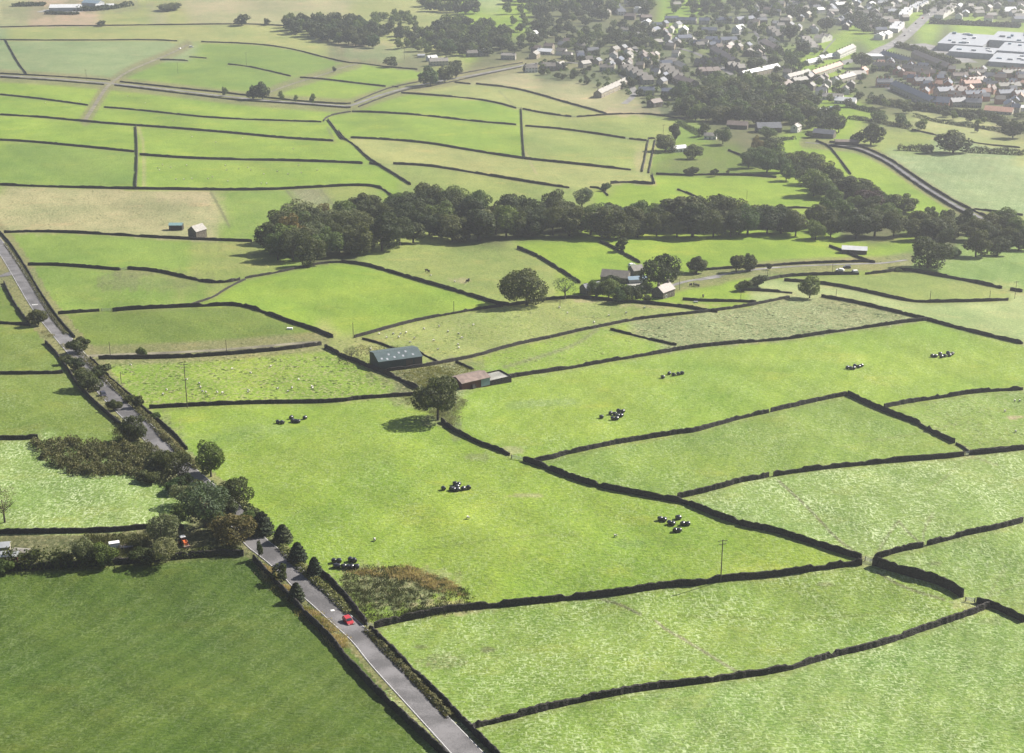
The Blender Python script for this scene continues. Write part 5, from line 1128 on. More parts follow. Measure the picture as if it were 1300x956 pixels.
house('d 1100,440', R(-25), 17, 9, 4, 2.6, 'old_stone', 'slate', 'grey stone barn at the corner above the straight lane', 'barn', 'barn', ch=0, wins=False)
house('d 1268,492', R(-5), 18, 6, 2.6, 1.2, 'old_wood', 'brown_tile', 'long low brown shed beside the straight lane', 'shed', 'shed', ch=0, wins=False)
house('d 1100,252', R(0), 15, 8, 3, .5, 'grey_sheet', 'white_roof', 'flat white roofed shed beside the bright paddock', 'shed', 'shed', ch=0, wins=False)
house('d 1180,238', R(0), 9, 7, 3, .6, 'grey_sheet', 'blue_sheet', 'flat bluish shed right of the white roofed shed', 'shed', 'shed', ch=0, wins=False)
house('d 10,545', R(25), 11, 7, 3, 1.8, 'render', 'white_roof', 'white roofed bungalow by the dark tree at the walled green strip', 'bungalow', 'house')
house('f 690,490', R(12), 20, 9, 5, 3, 'cream_stone', 'pale_tile', 'pale farmhouse with a broad lit roof above the climbing lane', 'farmhouse', 'house', ch=2)
house('f 640,455', R(28), 11, 8, 3.6, 2.2, 'render', 'white_roof', 'white roofed wing left of the pale farmhouse', 'house', 'house', ch=0)
house('f 560,430', R(10), 8, 5, 2.4, 1.2, 'grey_sheet', 'grey_sheet', 'small grey shed left of the white roofed wing', 'shed', 'shed', ch=0, wins=False)
house('f 940,425', R(15), 12, 8, 4.6, 2.6, 'old_stone', 'stone_slate', 'house half hidden by trees right of the pale farmhouse', 'house', 'house')
house('f 1020,415', R(35), 12, 8, 4.8, 2.8, 'cream_stone', 'white_roof', 'house with a bright roof half hidden above the climbing lane', 'house', 'house')
house('f 1215,445', R(-8), 16, 8, 4.8, 2., 'cream_stone', 'pale_tile', 'pale house left of the villas above the climbing lane', 'house', 'house', ch=2)
house('a 215,285', R(50), 13, 8, 5.4, 3, 'render', 'white_roof', 'white villa alone among dark trees', 'villa', 'house', ch=2)
house('a 310,405', R(-22), 17, 12, 3.6, 2.6, 'cream_stone', 'white_roof', 'villa with the broad white roof under the trees', 'villa', 'house')
house('a 200,540', R(10), 13, 9, 5, 3, 'render', 'stone_slate', 'leftmost of the three villas above the straw coloured slope', 'villa', 'house', ch=2)
house('a 330,530', R(5), 15, 10, 5.4, 3.2, 'old_stone', 'stone_slate', 'middle and largest of the three villas above the straw coloured slope', 'villa', 'house', ch=2)
house('a 425,520', R(65), 12, 8, 5, 3, 'cream_stone', 'pale_tile', 'rightmost of the three villas above the straw coloured slope', 'villa', 'house')
house('a 820,450', R(82), 14, 8.5, 5.8, 3.2, 'render', 'stone_slate', 'tall white gable above the gabled village houses', 'house', 'house')
house('a 605,505', R(40), 12, 8, 4.6, 2.8, 'cream_stone', 'pale_tile', 'house with a sharp white verge left of the bushy garden', 'house', 'house')
house('a 770,535', R(0), 15, 8, 4.8, 2.6, 'cream_stone', 'stone_slate', 'wide pale house right of the bushy garden', 'house', 'house', ch=2)
house('a 1065,715', R(0), 15, 8, 5.4, 2.8, 'cream_stone', 'blue_slate', 'dark roofed house with pale bays beside the car court', 'house', 'house', ch=2)
house('a 1235,715', R(-3), 14, 8, 4.5, 2.6, 'old_stone', 'blue_slate', 'dark roofed house right of the one with pale bays', 'house', 'house', ch=2)
house('a 1130,800', R(40), 12, 9, 4.5, 2.6, 'old_stone', 'brown_tile', 'brown roofed house below the pair of dark roofed houses', 'house', 'house')
house('a 1015,90', R(80), 22, 13, 5.5, 2.2, 'render', 'white_roof', 'large white roofed hall between trees at the top of the village', 'hall', 'hall', ch=0)
house('a 1070,190', R(75), 16, 9, 5, 2.2, 'cream_stone', 'white_roof', 'long white roofed house below the large white roofed hall', 'house', 'house')
house('a 1075,450', R(35), 15, 10, 5, 3.2, 'old_stone', 'brown_tile', 'brown roofed house behind the gabled village houses', 'house', 'house', ch=2)
house('a 1140,345', R(25), 14, 9, 5, 3, 'cream_stone', 'pale_tile', 'pale house among trees above the brown roofed house', 'house', 'house', ch=2)
house('a 1255,165', R(0), 17, 9, 5.2, 2.6, 'cream_stone', 'blue_slate', 'blue roofed house left of the new blue roofed close', 'house', 'house')
row('a 700,735 905,640', 6, 8, 4.8, 2.8, 'sandstone', 'pale_tile', 'the pale roofed terrace nearest the straw coloured slope')
row('a 905,530 1085,635', 5, 11, 5, 3.0, 'cream_stone', 'stone_slate', 'the stepped gabled row in the middle of the village', cross=True, name='gabled_house')
row('a 1190,520 1310,620', 4, 11, 5, 3.0, 'cream_stone', 'stone_slate', 'the second gabled row beside the village gardens', cross=True, name='gabled_house')
row('a 815,40 885,115', 4, 10, 4.5, 2.6, 'render', 'slate', 'the row of dark roofs among trees above', cross=True)
row('b 0,175 140,180', 3, 9, 5, 3, 'cream_stone', 'blue_slate', 'the left back row of the blue roofed close', ch=0)
row('b 160,180 240,180', 2, 9, 5, 3, 'cream_stone', 'blue_slate', 'the small back pair of the blue roofed close', ch=0)
row('b 290,175 405,175', 2, 9, 5, 3, 'cream_stone', 'blue_slate', 'the right back pair of the blue roofed close', ch=0)
row('b 440,175 565,165', 3, 9, 5, 3, 'cream_stone', 'blue_slate', 'the farthest right row of the blue roofed close', ch=0)
row('b 180,255 295,255', 2, 9, 5, 3, 'cream_stone', 'blue_slate', 'the middle pair of the blue roofed close', ch=0)
row('b 0,315 100,310', 2, 9, 5, 3, 'cream_stone', 'blue_slate', 'the left front pair of the blue roofed close', ch=0)
row('b 210,325 300,325', 2, 9, 5, 3, 'cream_stone', 'blue_slate', 'the front pair of the blue roofed close', ch=0)
row('b 320,330 440,325', 2, 9, 5, 3, 'cream_stone', 'blue_slate', 'the right front pair of the blue roofed close', ch=0)
house('b 45,255', R(75), 14, 11, 5.4, 4, 'render', 'white_roof', 'bright gabled house at the left of the blue roofed close', 'house', 'house', ch=0)
house('b 460,245', R(55), 18, 10, 5.4, 4, 'render', 'white_roof', 'bright gabled house at the right of the blue roofed close', 'house', 'house', ch=0)
row('b 270,395 440,490', 8, 9, 5, 3, 'old_stone', 'brown_tile', 'the bright ridged dark terrace below the blue close')
row('b 140,500 310,490', 5, 10, 5, 3.4, 'old_stone', 'stone_slate', 'the upper cluster of brown gables in the village', cross=True, gap=.1, name='gabled_house')
row('b 150,565 310,560', 3, 12, 5, 3.2, 'old_stone', 'brown_tile', 'the lower cluster of brown gables in the village', gap=.12)
row('b 380,515 490,545', 3, 9, 5, 3.2, 'old_stone', 'stone_slate', 'the short stone row left of the cream terrace', gap=.1, cross=True)
row('b 480,590 745,530', 9, 8, 4.8, 2.8, 'sandstone', 'white_roof', 'the long cream terrace with many chimneys')
row('b 650,340 760,400', 2, 11, 4.8, 3, 'old_stone', 'brown_tile', 'the dark pair beside the village path')
row('b 690,230 770,300', 3, 9, 4.8, 2.6, 'cream_stone', 'stone_slate', 'the stepped row behind the tall village tree', gap=.1, cross=True)
row('b 700,320 740,345', 2, 8, 4.8, 2.6, 'render', 'pale_tile', 'the small white pair above the dark pair')
row('b 950,310 1030,390', 4, 9, 5.2, 2.6, 'render', 'pale_tile', 'the row of white semi detached houses by the lawn', cross=True, name='semi_detached_house')
row('b 1050,320 1130,300', 2, 11, 5.4, 2.8, 'render', 'pale_tile', 'the tall white pair above the lawn', cross=True, name='semi_detached_house')
row('b 960,490 1060,470', 1, 9, 3, 2.8, 'cream_stone', 'white_roof', 'bungalow with a dark gable, left of the three bungalows by the lawn', name='bungalow')
row('b 1060,455 1115,445', 1, 8, 3, 2.6, 'cream_stone', 'white_roof', 'middle one of the three bungalows by the lawn', name='bungalow')
row('b 1118,445 1170,437', 1, 8, 3, 2.6, 'cream_stone', 'white_roof', 'right one of the three bungalows by the lawn', name='bungalow')
row('b 1005,585 1215,515', 8, 8, 4.8, 2.8, 'cream_stone', 'red_tile', 'the red roofed terrace along the main street')
row('b 1200,625 1310,595 ', 4, 9, 4.8, 2.8, 'cream_stone', 'pale_tile', 'the pale terrace right of the red roofed one')
row('b 1190,440 1310,385', 6, 9, 5.4, 3, 'render', 'pale_tile', 'the tall white terrace at the road bend')
row('b 820,610 980,570', 5, 7, 4.6, 2.6, 'render', 'stone_slate', 'the low terrace left of the red roofed one')
row('b 860,640 960,625', 3, 8, 4.6, 2.6, 'old_stone', 'stone_slate', 'the short stone terrace in front of the low one')
row('b 700,705 830,650', 5, 9, 4.6, 2.6, 'old_stone', 'brown_tile', 'the dark terrace below the cream terrace')
house('b 870,745', R(30), 16, 9, 5, 3, 'render', 'white_roof', 'white house with stout chimneys below the dark terrace', 'house', 'house', ch=2)
house('b 930,750', R(75), 12, 8, 5, 3, 'cream_stone', 'pale_tile', 'cream gabled house next to the one with stout chimneys', 'house', 'house')
house('b 1165,745', R(-20), 19, 10, 3, 2.6, 'render', 'pale_tile', 'pale bungalow with a bright verge above the paddock', 'bungalow', 'house')
house('b 1260,775', R(-22), 19, 10, 3, 2.6, 'render', 'white_roof', 'white roofed bungalow right of the one with a bright verge', 'bungalow', 'house')
row('b 0,620 125,660', 3, 11, 5, 3, 'old_stone', 'brown_tile', 'the brown roofed row at the left of the grove')
row('b 0,510 60,540', 2, 9, 5, 3, 'cream_stone', 'pale_tile', 'the pale pair above the brown roofed row')
row('b 1040,100 1090,95', 1, 9, 4.8, 2.6, 'render', 'white_roof', 'white house left of the long low works building', wins=False)
row('b 1130,110 1200,108', 1, 10, 4.8, 2.6, 'cream_stone', 'pale_tile', 'house directly left of the long low works building', wins=False)
row('b 1180,60 1240,55', 2, 10, 4.8, 2.6, 'render', 'white_roof', 'the white pair above the long low works building', wins=False)
row('b 1240,50 1300,60', 2, 10, 4.8, 2.6, 'cream_stone', 'pale_tile', 'the pale pair right above the long low works building', wins=False, cross=True)
house('b 1290,175', R(-2), 70, 18, 5, 1.5, 'blue_sheet', 'slate', 'long low works building with a dark roof', 'works', 'factory', ch=0, wins=False)
def far(specs, desc, wm=('render', 'cream_stone'), rm=('white_roof', 'pale_tile', 'stone_slate')):
    r = random.Random(desc)
    for i, s_ in enumerate(specs.split()):
        x, y = s_.split(',')
        house(f'c {x},{y}', R(r.choice([-20, 10, 60, 75])), r.uniform(12, 17), 9, 4.8, 2.8, r.choice(wm), r.choice(rm), desc, 'house', 'house', desc, ch=1, wins=False)
far('20,30 60,85 150,55 240,45 170,95 300,60 360,40 330,110', 'distant house in the scatter left of the high street')
row('c 205,300 235,285', 2, 11, 5, 2.6, 'render', 'white_roof', 'the lowest white pair left of the high street', wins=False)
row('c 245,290 280,275', 2, 11, 5, 2.6, 'render', 'white_roof', 'the second lowest white pair left of the high street', wins=False)
row('c 320,245 370,200', 3, 11, 5, 2.6, 'render', 'white_roof', 'the middle white row left of the high street', wins=False, cross=True)
row('c 390,140 440,90', 3, 11, 5, 2.6, 'render', 'white_roof', 'the upper white row left of the high street', wins=False, cross=True)
row('c 465,90 555,40', 5, 11, 5, 2.6, 'render', 'white_roof', 'the topmost white row left of the high street', wins=False, cross=True)
row('c 660,140 790,60', 5, 11, 5, 2.6, 'render', 'pale_tile', 'the white row right of the high street', wins=False, cross=True)
far('810,70 860,120 880,70 940,95 960,120 1030,80 1050,140 1100,60 1160,110 1190,95 1230,120 1270,70 1000,50 900,45 1270,110', 'distant house behind the long hedge at the top right')
row('c 240,435 450,495', 11, 9, 5, 3.2, 'sandstone', 'blue_slate', 'the long slate roofed terrace above the brick estate', wins=False)
row('c 480,430 740,535', 12, 9, 5, 3.2, 'sandstone', 'brown_tile', 'the long pinkish roofed terrace below the hospital hedge', wins=False)
row('c 165,520 375,535', 9, 9, 5, 3.0, 'sandstone', 'stone_slate', 'the pale fronted terrace in the brick estate')
row('c 385,540 600,560', 8, 9, 5, 3.2, 'sandstone', 'stone_slate', 'the stone terrace continuing the pale fronted one')
row('c 190,650 310,650', 4, 9, 5, 3, 'brick', 'slate', 'the left brick terrace of the estate')
row('c 330,670 620,800', 12, 10, 5.2, 3.4, 'cream_stone', 'blue_slate', 'the big blue slate terrace along the estate edge')
row('c 470,640 600,640', 4, 10, 5, 3.2, 'brick', 'slate', 'the brick row above the big blue slate terrace')
row('c 640,720 755,715', 4, 10, 5.2, 3.4, 'cream_stone', 'blue_slate', 'the dormered slate row in the brick estate')
row('c 545,700 630,690', 3, 10, 5, 3.4, 'brick', 'brown_tile', 'the brick gables behind the big blue slate terrace', cross=True)
house('c 680,800', R(-20), 14, 12, 5, 4, 'brick', 'blue_slate', 'hipped slate house at the hedge end of the estate', 'house', 'house')
row('c 740,800 850,795', 4, 9, 5, 3.2, 'cream_stone', 'slate', 'the pale row right of the hipped slate house')
row('c 760,700 840,720', 3, 10, 5, 3.2, 'brick', 'brown_tile', 'the brick trio in the middle of the estate', cross=True)
row('c 860,800 980,805', 4, 9, 5, 3.0, 'sandstone', 'slate', 'the stone row by the estate hedge')
row('c 840,660 960,655', 4, 9, 5, 3.0, 'brick', 'red_tile', 'the orange brick row in the middle of the estate')
row('c 850,740 1000,735', 5, 9, 5, 3.0, 'brick', 'blue_slate', 'the brick row above the stone row by the hedge')
row('c 1010,700 1080,705', 2, 10, 5, 3.2, 'brick', 'brown_tile', 'the orange gabled pair in the estate', cross=True)
row('c 1100,735 1210,730', 4, 9, 5, 3.0, 'sandstone', 'blue_slate', 'the stone row left of the white gable')
row('c 1100,680 1260,675', 5, 9, 5, 3.0, 'brick', 'stone_slate', 'the far brick row at the right edge')
row('c 1220,740 1310,735', 3, 9, 5, 3.0, 'brick', 'slate', 'the brick row at the right edge')
house('c 1190,820', R(80), 14, 10, 5, 3.2, 'cream_render', 'blue_slate', 'pale gabled house at the estate corner', 'house', 'house')
house('c 1110,850', R(-25), 24, 13, 3, 3.0, 'cream_stone', 'red_tile', 'low building with a broad orange roof by the hedge', 'hall', 'hall', ch=0)
house('c 1265,830', R(0), 15, 9, 3.4, 1.5, 'render', 'white_roof', 'white roofed shed right of the pale gabled house', 'shed', 'shed', ch=0, wins=False)
row('c 760,600 870,600', 4, 9, 5, 3, 'sandstone', 'brown_tile', 'the stone row below the hospital drive', wins=False)
row('c 880,575 1010,575', 5, 9, 5, 3, 'brick', 'stone_slate', 'the brick row below the hospital', wins=False)
row('c 1130,580 1310,575', 6, 9, 5, 3, 'brick', 'stone_slate', 'the farthest brick row under the hospital', wins=False)
row('c 820,655 830,655', 1, 9, 5, 3, 'brick', 'red_tile', 'single brick house at the estate bend')
row('c 880,640 1000,630', 4, 9, 5, 3, 'brick', 'brown_tile', 'the second brick row under the hospital trees', wins=False)
house('c 30,590', R(20), 22, 9, 5, 3, 'cream_stone', 'pale_tile', 'pale terrace block left of the orange gable', 'house', 'house', ch=2)
house('c 90,560', R(60), 12, 8, 4.8, 3, 'brick', 'red_tile', 'small house with an orange gable by the paddock trees', 'house', 'house')
house('c 175,440', R(-5), 26, 16, 4, 1.2, 'render', 'white_roof', 'flat white roofed hall beside the high street', 'hall', 'hall', ch=0, wins=False)
# infill of the village streets: every house an object, kept clear of the traced ones
used = [(o.location.x, o.location.y) for o in COL.objects if o.get('category') in ('house', 'hall', 'hospital') and o.type == 'EMPTY']
def infill(poly, n, size, wms, rms, label, seed, dmin=13., yaws=(-20, 10, 60, 75)):
    Pp = px(poly); r = random.Random(seed); xs = [p[0] for p in Pp]; ys = [p[1] for p in Pp]; k = 0
    names = dict(render='white', cream_stone='cream', sandstone='stone', old_stone='dark stone', brick='brick')
    rn = dict(white_roof='pale grey', pale_tile='buff', stone_slate='grey brown', slate='slate', blue_slate='blue slate', red_tile='orange', brown_tile='brown')
    for tr in range(4000):
        if k >= n: break
        x, y = r.uniform(min(xs), max(xs)), r.uniform(min(ys), max(ys))
        if not inpoly(x, y, Pp): continue
        p = P(x, y)
        if any((p.x-a)**2 + (p.y-b)**2 < dmin**2 for a, b in used): continue
        used.append((p.x, p.y)); k += 1; wm, rm = r.choice(wms), r.choice(rms)
        lab = f'{names[wm]} house with a {rn[rm]} roof {label}'
        base = (int(x/40) + int(y/20)) % len(yaws)
        house(p, R(yaws[base] + r.uniform(-5, 5)), r.choice([8., 10., 13.])*size, 8.*size, 4.8, 2.8, wm, rm, lab, 'house', 'house', lab, ch=1, wins=False)
W3, R3 = ['render', 'cream_stone', 'sandstone', 'old_stone'], ['pale_tile', 'stone_slate', 'slate', 'brown_tile', 'stone_slate', 'blue_slate']
infill('a 480,450 700,560 1000,560 1250,700 1300,450 900,380 500,400', 26, 1., W3, R3, 'in the middle of the village', 1)
infill('a 1050,250 1300,440 1300,200 1100,180', 16, 1., W3, R3, 'high in the leafy village', 2)
infill('b 0,340 250,380 500,420 640,470 640,380 420,340 120,330', 16, 1., W3, R3, 'between the blue close and the grove', 3, 12)
infill('b 760,560 900,640 1100,740 1300,700 1300,620 1000,600', 12, 1., W3, R3, 'below the red roofed terrace', 4, 12)
infill('b 540,200 700,230 880,260 1180,240 1300,220 1300,160 900,150 560,150', 18, 1., W3, R3, 'above the lawn in the upper village', 5, 15)
infill('b 560,120 1300,140 1300,10 900,0 600,60', 34, 1.05, W3, R3, 'in the far streets', 6, 19)
infill('c 0,180 200,270 420,150 560,30 560,-60 0,-60', 40, 1.1, W3, R3, 'in the far left suburb', 7, 20)
infill('c 680,150 1300,170 1300,-40 760,-40', 44, 1.1, W3, R3, 'in the far right suburb', 8, 24)
infill('c 120,500 420,590 620,780 900,840 1300,860 1300,560 800,540 400,480 200,470', 46, .9, ['brick', 'brick', 'sandstone', 'cream_stone'], ['slate', 'blue_slate', 'brown_tile', 'stone_slate', 'red_tile'], 'in the brick estate', 9, 12, (-20, -5, 70))
infill('a 150,430 500,560 640,420 500,300 300,330', 8, 1.1, W3, R3, 'among the villa gardens', 10, 15)
infill('a 650,0 1000,0 1300,120 1300,0 1000,250 860,260', 12, 1.1, W3, R3, 'among trees above the village', 11, 18)
# hospital: flat roofed blocks
hp = empty('hospital', P(*px('c 960,420')[0]), 0); tag(hp, 'sprawling flat roofed hospital with bluish white roofs', 'hospital', kind='thing')
def block(x0, x1, y0, y1, h, rz=-.42):
    m = MB(); m.box(x0, x1, y0, y1, -6, h, rz=rz); m.build('wing', 'grey_sheet', hp)
    m = MB(); m.box(x0-.3, x1+.3, y0-.3, y1+.3, h+.003, h+.5, rz=rz); r_ = m.build('roof', 'pale_sheet', hp)
    rr = random.Random(x0 + y0)
    for k in range(int((x1-x0)*(y1-y0)/420)+1):
        a, b = rr.uniform(x0+3, x1-6), rr.uniform(y0+3, y1-6); m = MB(); m.box(a, a+rr.uniform(2.5, 7), b, b+rr.uniform(2, 4), h+.504, h+rr.uniform(1.6, 2.8), rz=rz); m.build('plant_room', rr.choice(['blue_sheet', 'grey_sheet', 'white_roof']), r_)
for a in [(-50, 0, 25, 110, 7), (2, 55, 60, 130, 9), (-30, 18, -20, 22, 6), (20, 70, -5, 57, 8), (72, 130, 20, 90, 7), (60, 120, -45, -7, 10), (20, 58, -70, -8, 6), (122, 190, -40, 18, 7), (60, 140, -95, -47, 8), (57, 110, 92, 130, 6), (142, 200, -90, -42, 9)]: block(*a)
# moor sheds
house('g 495,78', R(5), 40, 22, 5, 3, 'grey_sheet', 'white_roof', 'white roofed quarry shed on the moor at the top left', 'shed', 'shed', ch=0, wins=False)
house('g 700,45', R(-20), 26, 16, 5, 3, 'grey_sheet', 'blue_sheet', 'blue grey roofed shed behind the quarry on the moor', 'shed', 'shed', ch=0, wins=False)
house('g 790,62', R(10), 24, 12, 4, 2, 'old_stone', 'white_roof', 'pale roofed house right of the blue grey shed on the moor', 'house', 'house', ch=0, wins=False)
# sheds at the left edge
house('j 80,660', R(4), 4.5, 3, 2.0, .7, 'red_boards', 'grey_sheet', 'small red shed with a white roof at the left edge', 'shed', 'shed', ch=0, wins=False)
house('j 15,600', R(10), 4.5, 3.0, 2.3, .8, 'cream_stone', 'grey_sheet', 'white hut behind the small red shed', 'hut', 'shed', ch=0, wins=False)
house('j 160,635', R(-8), 4.2, 2.2, 2.0, .3, 'cream_stone', 'pale_tile', 'low white cabin right of the small red shed', 'cabin', 'shed', ch=0, wins=False)
# ------------------------------------------------------------------ vehicles
def car(spec, yaw, paint, label, L=4.1, Wd=1.75, H=1.5, van=False, cat='car', name='car'):
    p = P(*px(spec)[0]); e = empty(name, p, yaw); tag(e, label, cat, kind='thing')
    prof = [(-L/2, .35), (-L/2, .85), (-L*.46, 1.0), (-L*.40 if van else -L*.34, H), (L*.08, H), (L*.24, .98), (L*.46, .82), (L/2, .6), (L/2, .35)]
    m = MB(); n = len(prof); vs = []
    for s in (-1, 1):
        for x, z in prof: vs.append((x, s*Wd/2*(.84 if z > 1.1 else 1.), z))
    fs = [tuple(range(n)), tuple(range(2*n-1, n-1, -1))] + [(i, n+i, n+(i+1) % n, (i+1) % n) for i in range(n)]
    m.add(vs, fs); m.build('body', paint, e)
    g = MB()
    g.add([(L*.095, -Wd*.36, H-.06), (L*.095, Wd*.36, H-.06), (L*.235, Wd*.44, 1.03), (L*.235, -Wd*.44, 1.03)], [(0, 3, 2, 1)]); [g.v.__setitem__(k, (g.v[k][0]+.02, g.v[k][1], g.v[k][2]+.03)) for k in range(4)]
    g.build('windscreen', 'car_glass', e)
    g = MB(); b_ = -L*.40 if van else -L*.34
    g.add([(b_-.03, -Wd*.36, H-.08), (b_-.03, Wd*.36, H-.08), (-L*.455, Wd*.42, 1.05), (-L*.455, -Wd*.42, 1.05)], [(0, 1, 2, 3)]); g.build('rear_window', 'car_glass', e)
    for s in (-1, 1):
        g = MB(); g.add([(-L*.33, s*(Wd*.45+.03), 1.02), (L*.19, s*(Wd*.45+.03), 1.02), (L*.07, s*(Wd*.42+.02), H-.1), (-L*.28, s*(Wd*.42+.02), H-.1)], [(0, 1, 2, 3)]); g.build('side_window', 'car_glass', e)
        g = MB(); g.box(L/2-.05, L/2+.03, s*Wd*.36-.16, s*Wd*.36+.16, .58, .74); g.build('headlight', 'lamp_glass', e)
        for x in (-L*.3, L*.31):
            g = MB(); g.tube([(x, s*(Wd/2-.2), .32), (x, s*(Wd/2+.03), .32)], .32, 12); w_ = g.build('wheel', 'rubber', e)
            g = MB(); g.tube([(x, s*(Wd/2+.02), .32), (x, s*(Wd/2+.05), .32)], .18, 8); g.build('rim', 'galvanised', w_)
    return e
def at(spec): return px(spec)[0]
rd = px('m 550,575 700,712 850,845'); A_, B_ = P(*rd[0]), P(*rd[2]); ry = math.atan2((B_-A_).y, (B_-A_).x)
car('m 722,712', ry, 'red_paint', 'small red car driving down the foreground road')
A_, B_ = P(*at('D 330,555')), P(*at('D 430,675')); car('D 388,657', math.atan2((B_-A_).y, (B_-A_).x), 'dark_paint', 'dark maroon car on the road below the roadside bushes')
car('l 732,398', R(-170), 'white_paint', 'white off-road car parked beyond the wall in the meadow', 4.5, 1.85, 1.8, True)
car('l 628,380', R(160), 'white_paint', 'small pale car left of the white off-road car')
car('l 680,358', R(170), 'dark_paint', 'dark car parked behind the small pale car')
car('A 718,178', R(20), 'white_paint', 'white van at the top of the farm track', 5.4, 2., 2.2, True, 'van', 'van'); car('A 675,184', R(80), 'white_paint', 'white car at the corner of the farm track')
car('h 605,282', R(30), 'white_paint', 'white car beside the bright roofed outbuilding')
for i, (s_, c) in enumerate([('c 405,270', 'dark_paint'), ('c 440,235', 'white_paint'), ('c 490,180', 'dark_paint'), ('c 540,140', 'red_paint'), ('c 330,330', 'white_paint'), ('c 585,115', 'white_paint')]):
    car(s_, R(60), c, ['dark car lowest but one on the high street', 'white car in the middle of the high street', 'dark car on the upper high street', 'red car on the upper high street', 'white car at the foot of the high street', 'white car near the top of the high street'][i])
# tractor
tr = empty('tractor', P(*at('G 690,360')), R(-60)); tag(tr, 'orange red tractor with a white cab in the shaded yard', 'tractor', kind='thing')
m = MB(); m.box(-.2, 1.9, -.4, .4, .8, 1.5, tx=.94, ty=.85); m.box(-1.3, -.1, -.6, .6, .7, 1.3); m.build('body', 'orange_paint', tr)
m = MB(); m.box(-1.3, .0, -.65, .65, 1.3, 2.3, tx=.9, ty=.9); cb = m.build('cab', 'car_glass', tr)
m = MB(); m.box(-1.4, .1, -.72, .72, 2.304, 2.45); m.build('cab_roof', 'white_roof', cb)
for s in (-1, 1):
    for x, r_, wd in ((-.9, .8, .42), (1.5, .48, .28)):
        m = MB(); m.tube([(x, s*.68, r_), (x, s*(.68+wd), r_)], r_, 16); w_ = m.build('wheel', 'rubber', tr)
        m = MB(); m.tube([(x, s*(.68+wd), r_), (x, s*(.72+wd), r_)], r_*.55, 10); m.build('rim', 'orange_paint', w_)
    m = MB(); m.tube([(.2, s*.5, 1.5), (1.4, s*.5, 1.9), (2.6, s*.5, .7)], .09, 6); m.build('loader_arm', 'orange_paint', tr)
m = MB(); m.box(2.5, 2.9, -.9, .9, .3, .9); m.build('bucket', 'rust_sheet', tr)
ta = empty('trailer', P(*at('j 860,570')), R(20)); tag(ta, 'white box trailer right of the willow pair', 'trailer', kind='thing')
m = MB(); m.box(-1.5, 1.5, -.9, .9, .6, 2., tx=.96, ty=.92); m.build('body', 'white_paint', ta)
m = MB(); m.tube([(1.5, 0, .6), (2.6, 0, .55)], .06, 5); m.build('drawbar', 'galvanised', ta)
for s in (-1, 1): m = MB(); m.tube([(0, s*.75, .33), (0, s*.95, .33)], .33, 12); m.build('wheel', 'rubber', ta)
ta = empty('hay_rake', P(*at('j 940,575')), R(10)); tag(ta, 'rusty farm implement with hoops beside the white box trailer', 'farm implement', kind='thing')
for x in (-1.2, 0): m = MB(); m.tube([(x + .7*math.cos(k*.52), 0.1*k % .2, .75 + .7*math.sin(k*.52)) for k in range(13)], .06, 5); m.build('hoop', 'rust_sheet', ta)
m = MB(); m.box(-1.8, 2.2, -.5, .5, .3, .8, tx=.9); m.build('frame', 'dark_paint', ta)
tq = MB(); tq.box(-1.2, 1.2, -.5, .5, 0, .75); tq.box(-1.05, 1.05, -.38, .38, .3, .72); o = tq.build('water_trough', 'white_paint', None, P(*at('D 1087,408'))); tag(o, 'white water trough under the arching wall', 'trough')
o = MB(); o.box(-1, 1, -.45, .45, 0, .6, tx=.95); o = o.build('water_trough', 'galvanised', None, P(*at('h 1083,556'))); tag(o, 'pale trough in the paddock wall by the farm', 'trough')
# ------------------------------------------------------------------ wrapped bales
def bale_mesh():
    m = MB(); n = 18; rings = [(-.64, .45), (-.62, .60), (-.5, .68), (0, .70), (.5, .68), (.62, .60), (.64, .45)]
    vs = [(x, math.cos(6.2832*i/n)*r_*(1.03), .64 + math.sin(6.2832*i/n)*r_*.94) for x, r_ in rings for i in range(n)]
    fs = [(k*n+i, k*n+(i+1) % n, (k+1)*n+(i+1) % n, (k+1)*n+i) for k in range(len(rings)-1) for i in range(n)] + [tuple(range(n))[::-1], tuple(6*n+i for i in range(n))]
    m.add(vs, [f[::-1] for f in fs]); me = m.mesh('hay_bale', 'black_plastic'); me.polygons.foreach_set('use_smooth', [True]*len(me.polygons)); return me
BM = bale_mesh(); rb_ = random.Random(9)
for spec, desc in [('o 135,222 168,226 236,188 248,212 268,216 287,218 338,190', 'in the group on the upper field below the sheep field'),
                   ('E 1215,592 1240,578 1256,583 1274,580 1288,577', 'in the group left of centre in the big sloping field'),
                   ('E 985,742 1020,728 1036,731 1050,719 1066,721 1046,738 1060,737 1028,748 1042,748', 'in the nine bale group above the apex wall'),
                   ('F 638,556 650,559 662,558 666,550 680,553 690,549', 'in the group straight above the wall apex'),
                   ('F 956,512 968,513 985,505 990,515 1002,512 1015,501 1020,510 1031,504', 'in the farthest right group of the big sloping field'),
                   ('H 393,154 424,155 436,136 450,139 443,148 432,158 446,158 468,154 487,151', 'in the group in the middle of the great central field'),
                   ('H 1205,268 1222,271 1272,263 1241,283 1254,286 1262,311 1276,311 I 5,264 20,286 38,287', 'in the group left of the telegraph pole'),
                   ('m 615,262 653,260 738,252 768,258 626,298 645,300 688,303 724,308 748,306 786,304', 'in the group by the weed patch near the road')]:
    for (u, v) in px(spec):
        o = link(bpy.data.objects.new('hay_bale', BM)); o.location = P(u, v); o.rotation_euler = (0, 0, rb_.choice([.3, .5, 1.2, 1.9, 2.4, .9]))
        tag(o, 'black wrapped hay bale ' + desc, 'hay bale', 'black bales ' + desc)
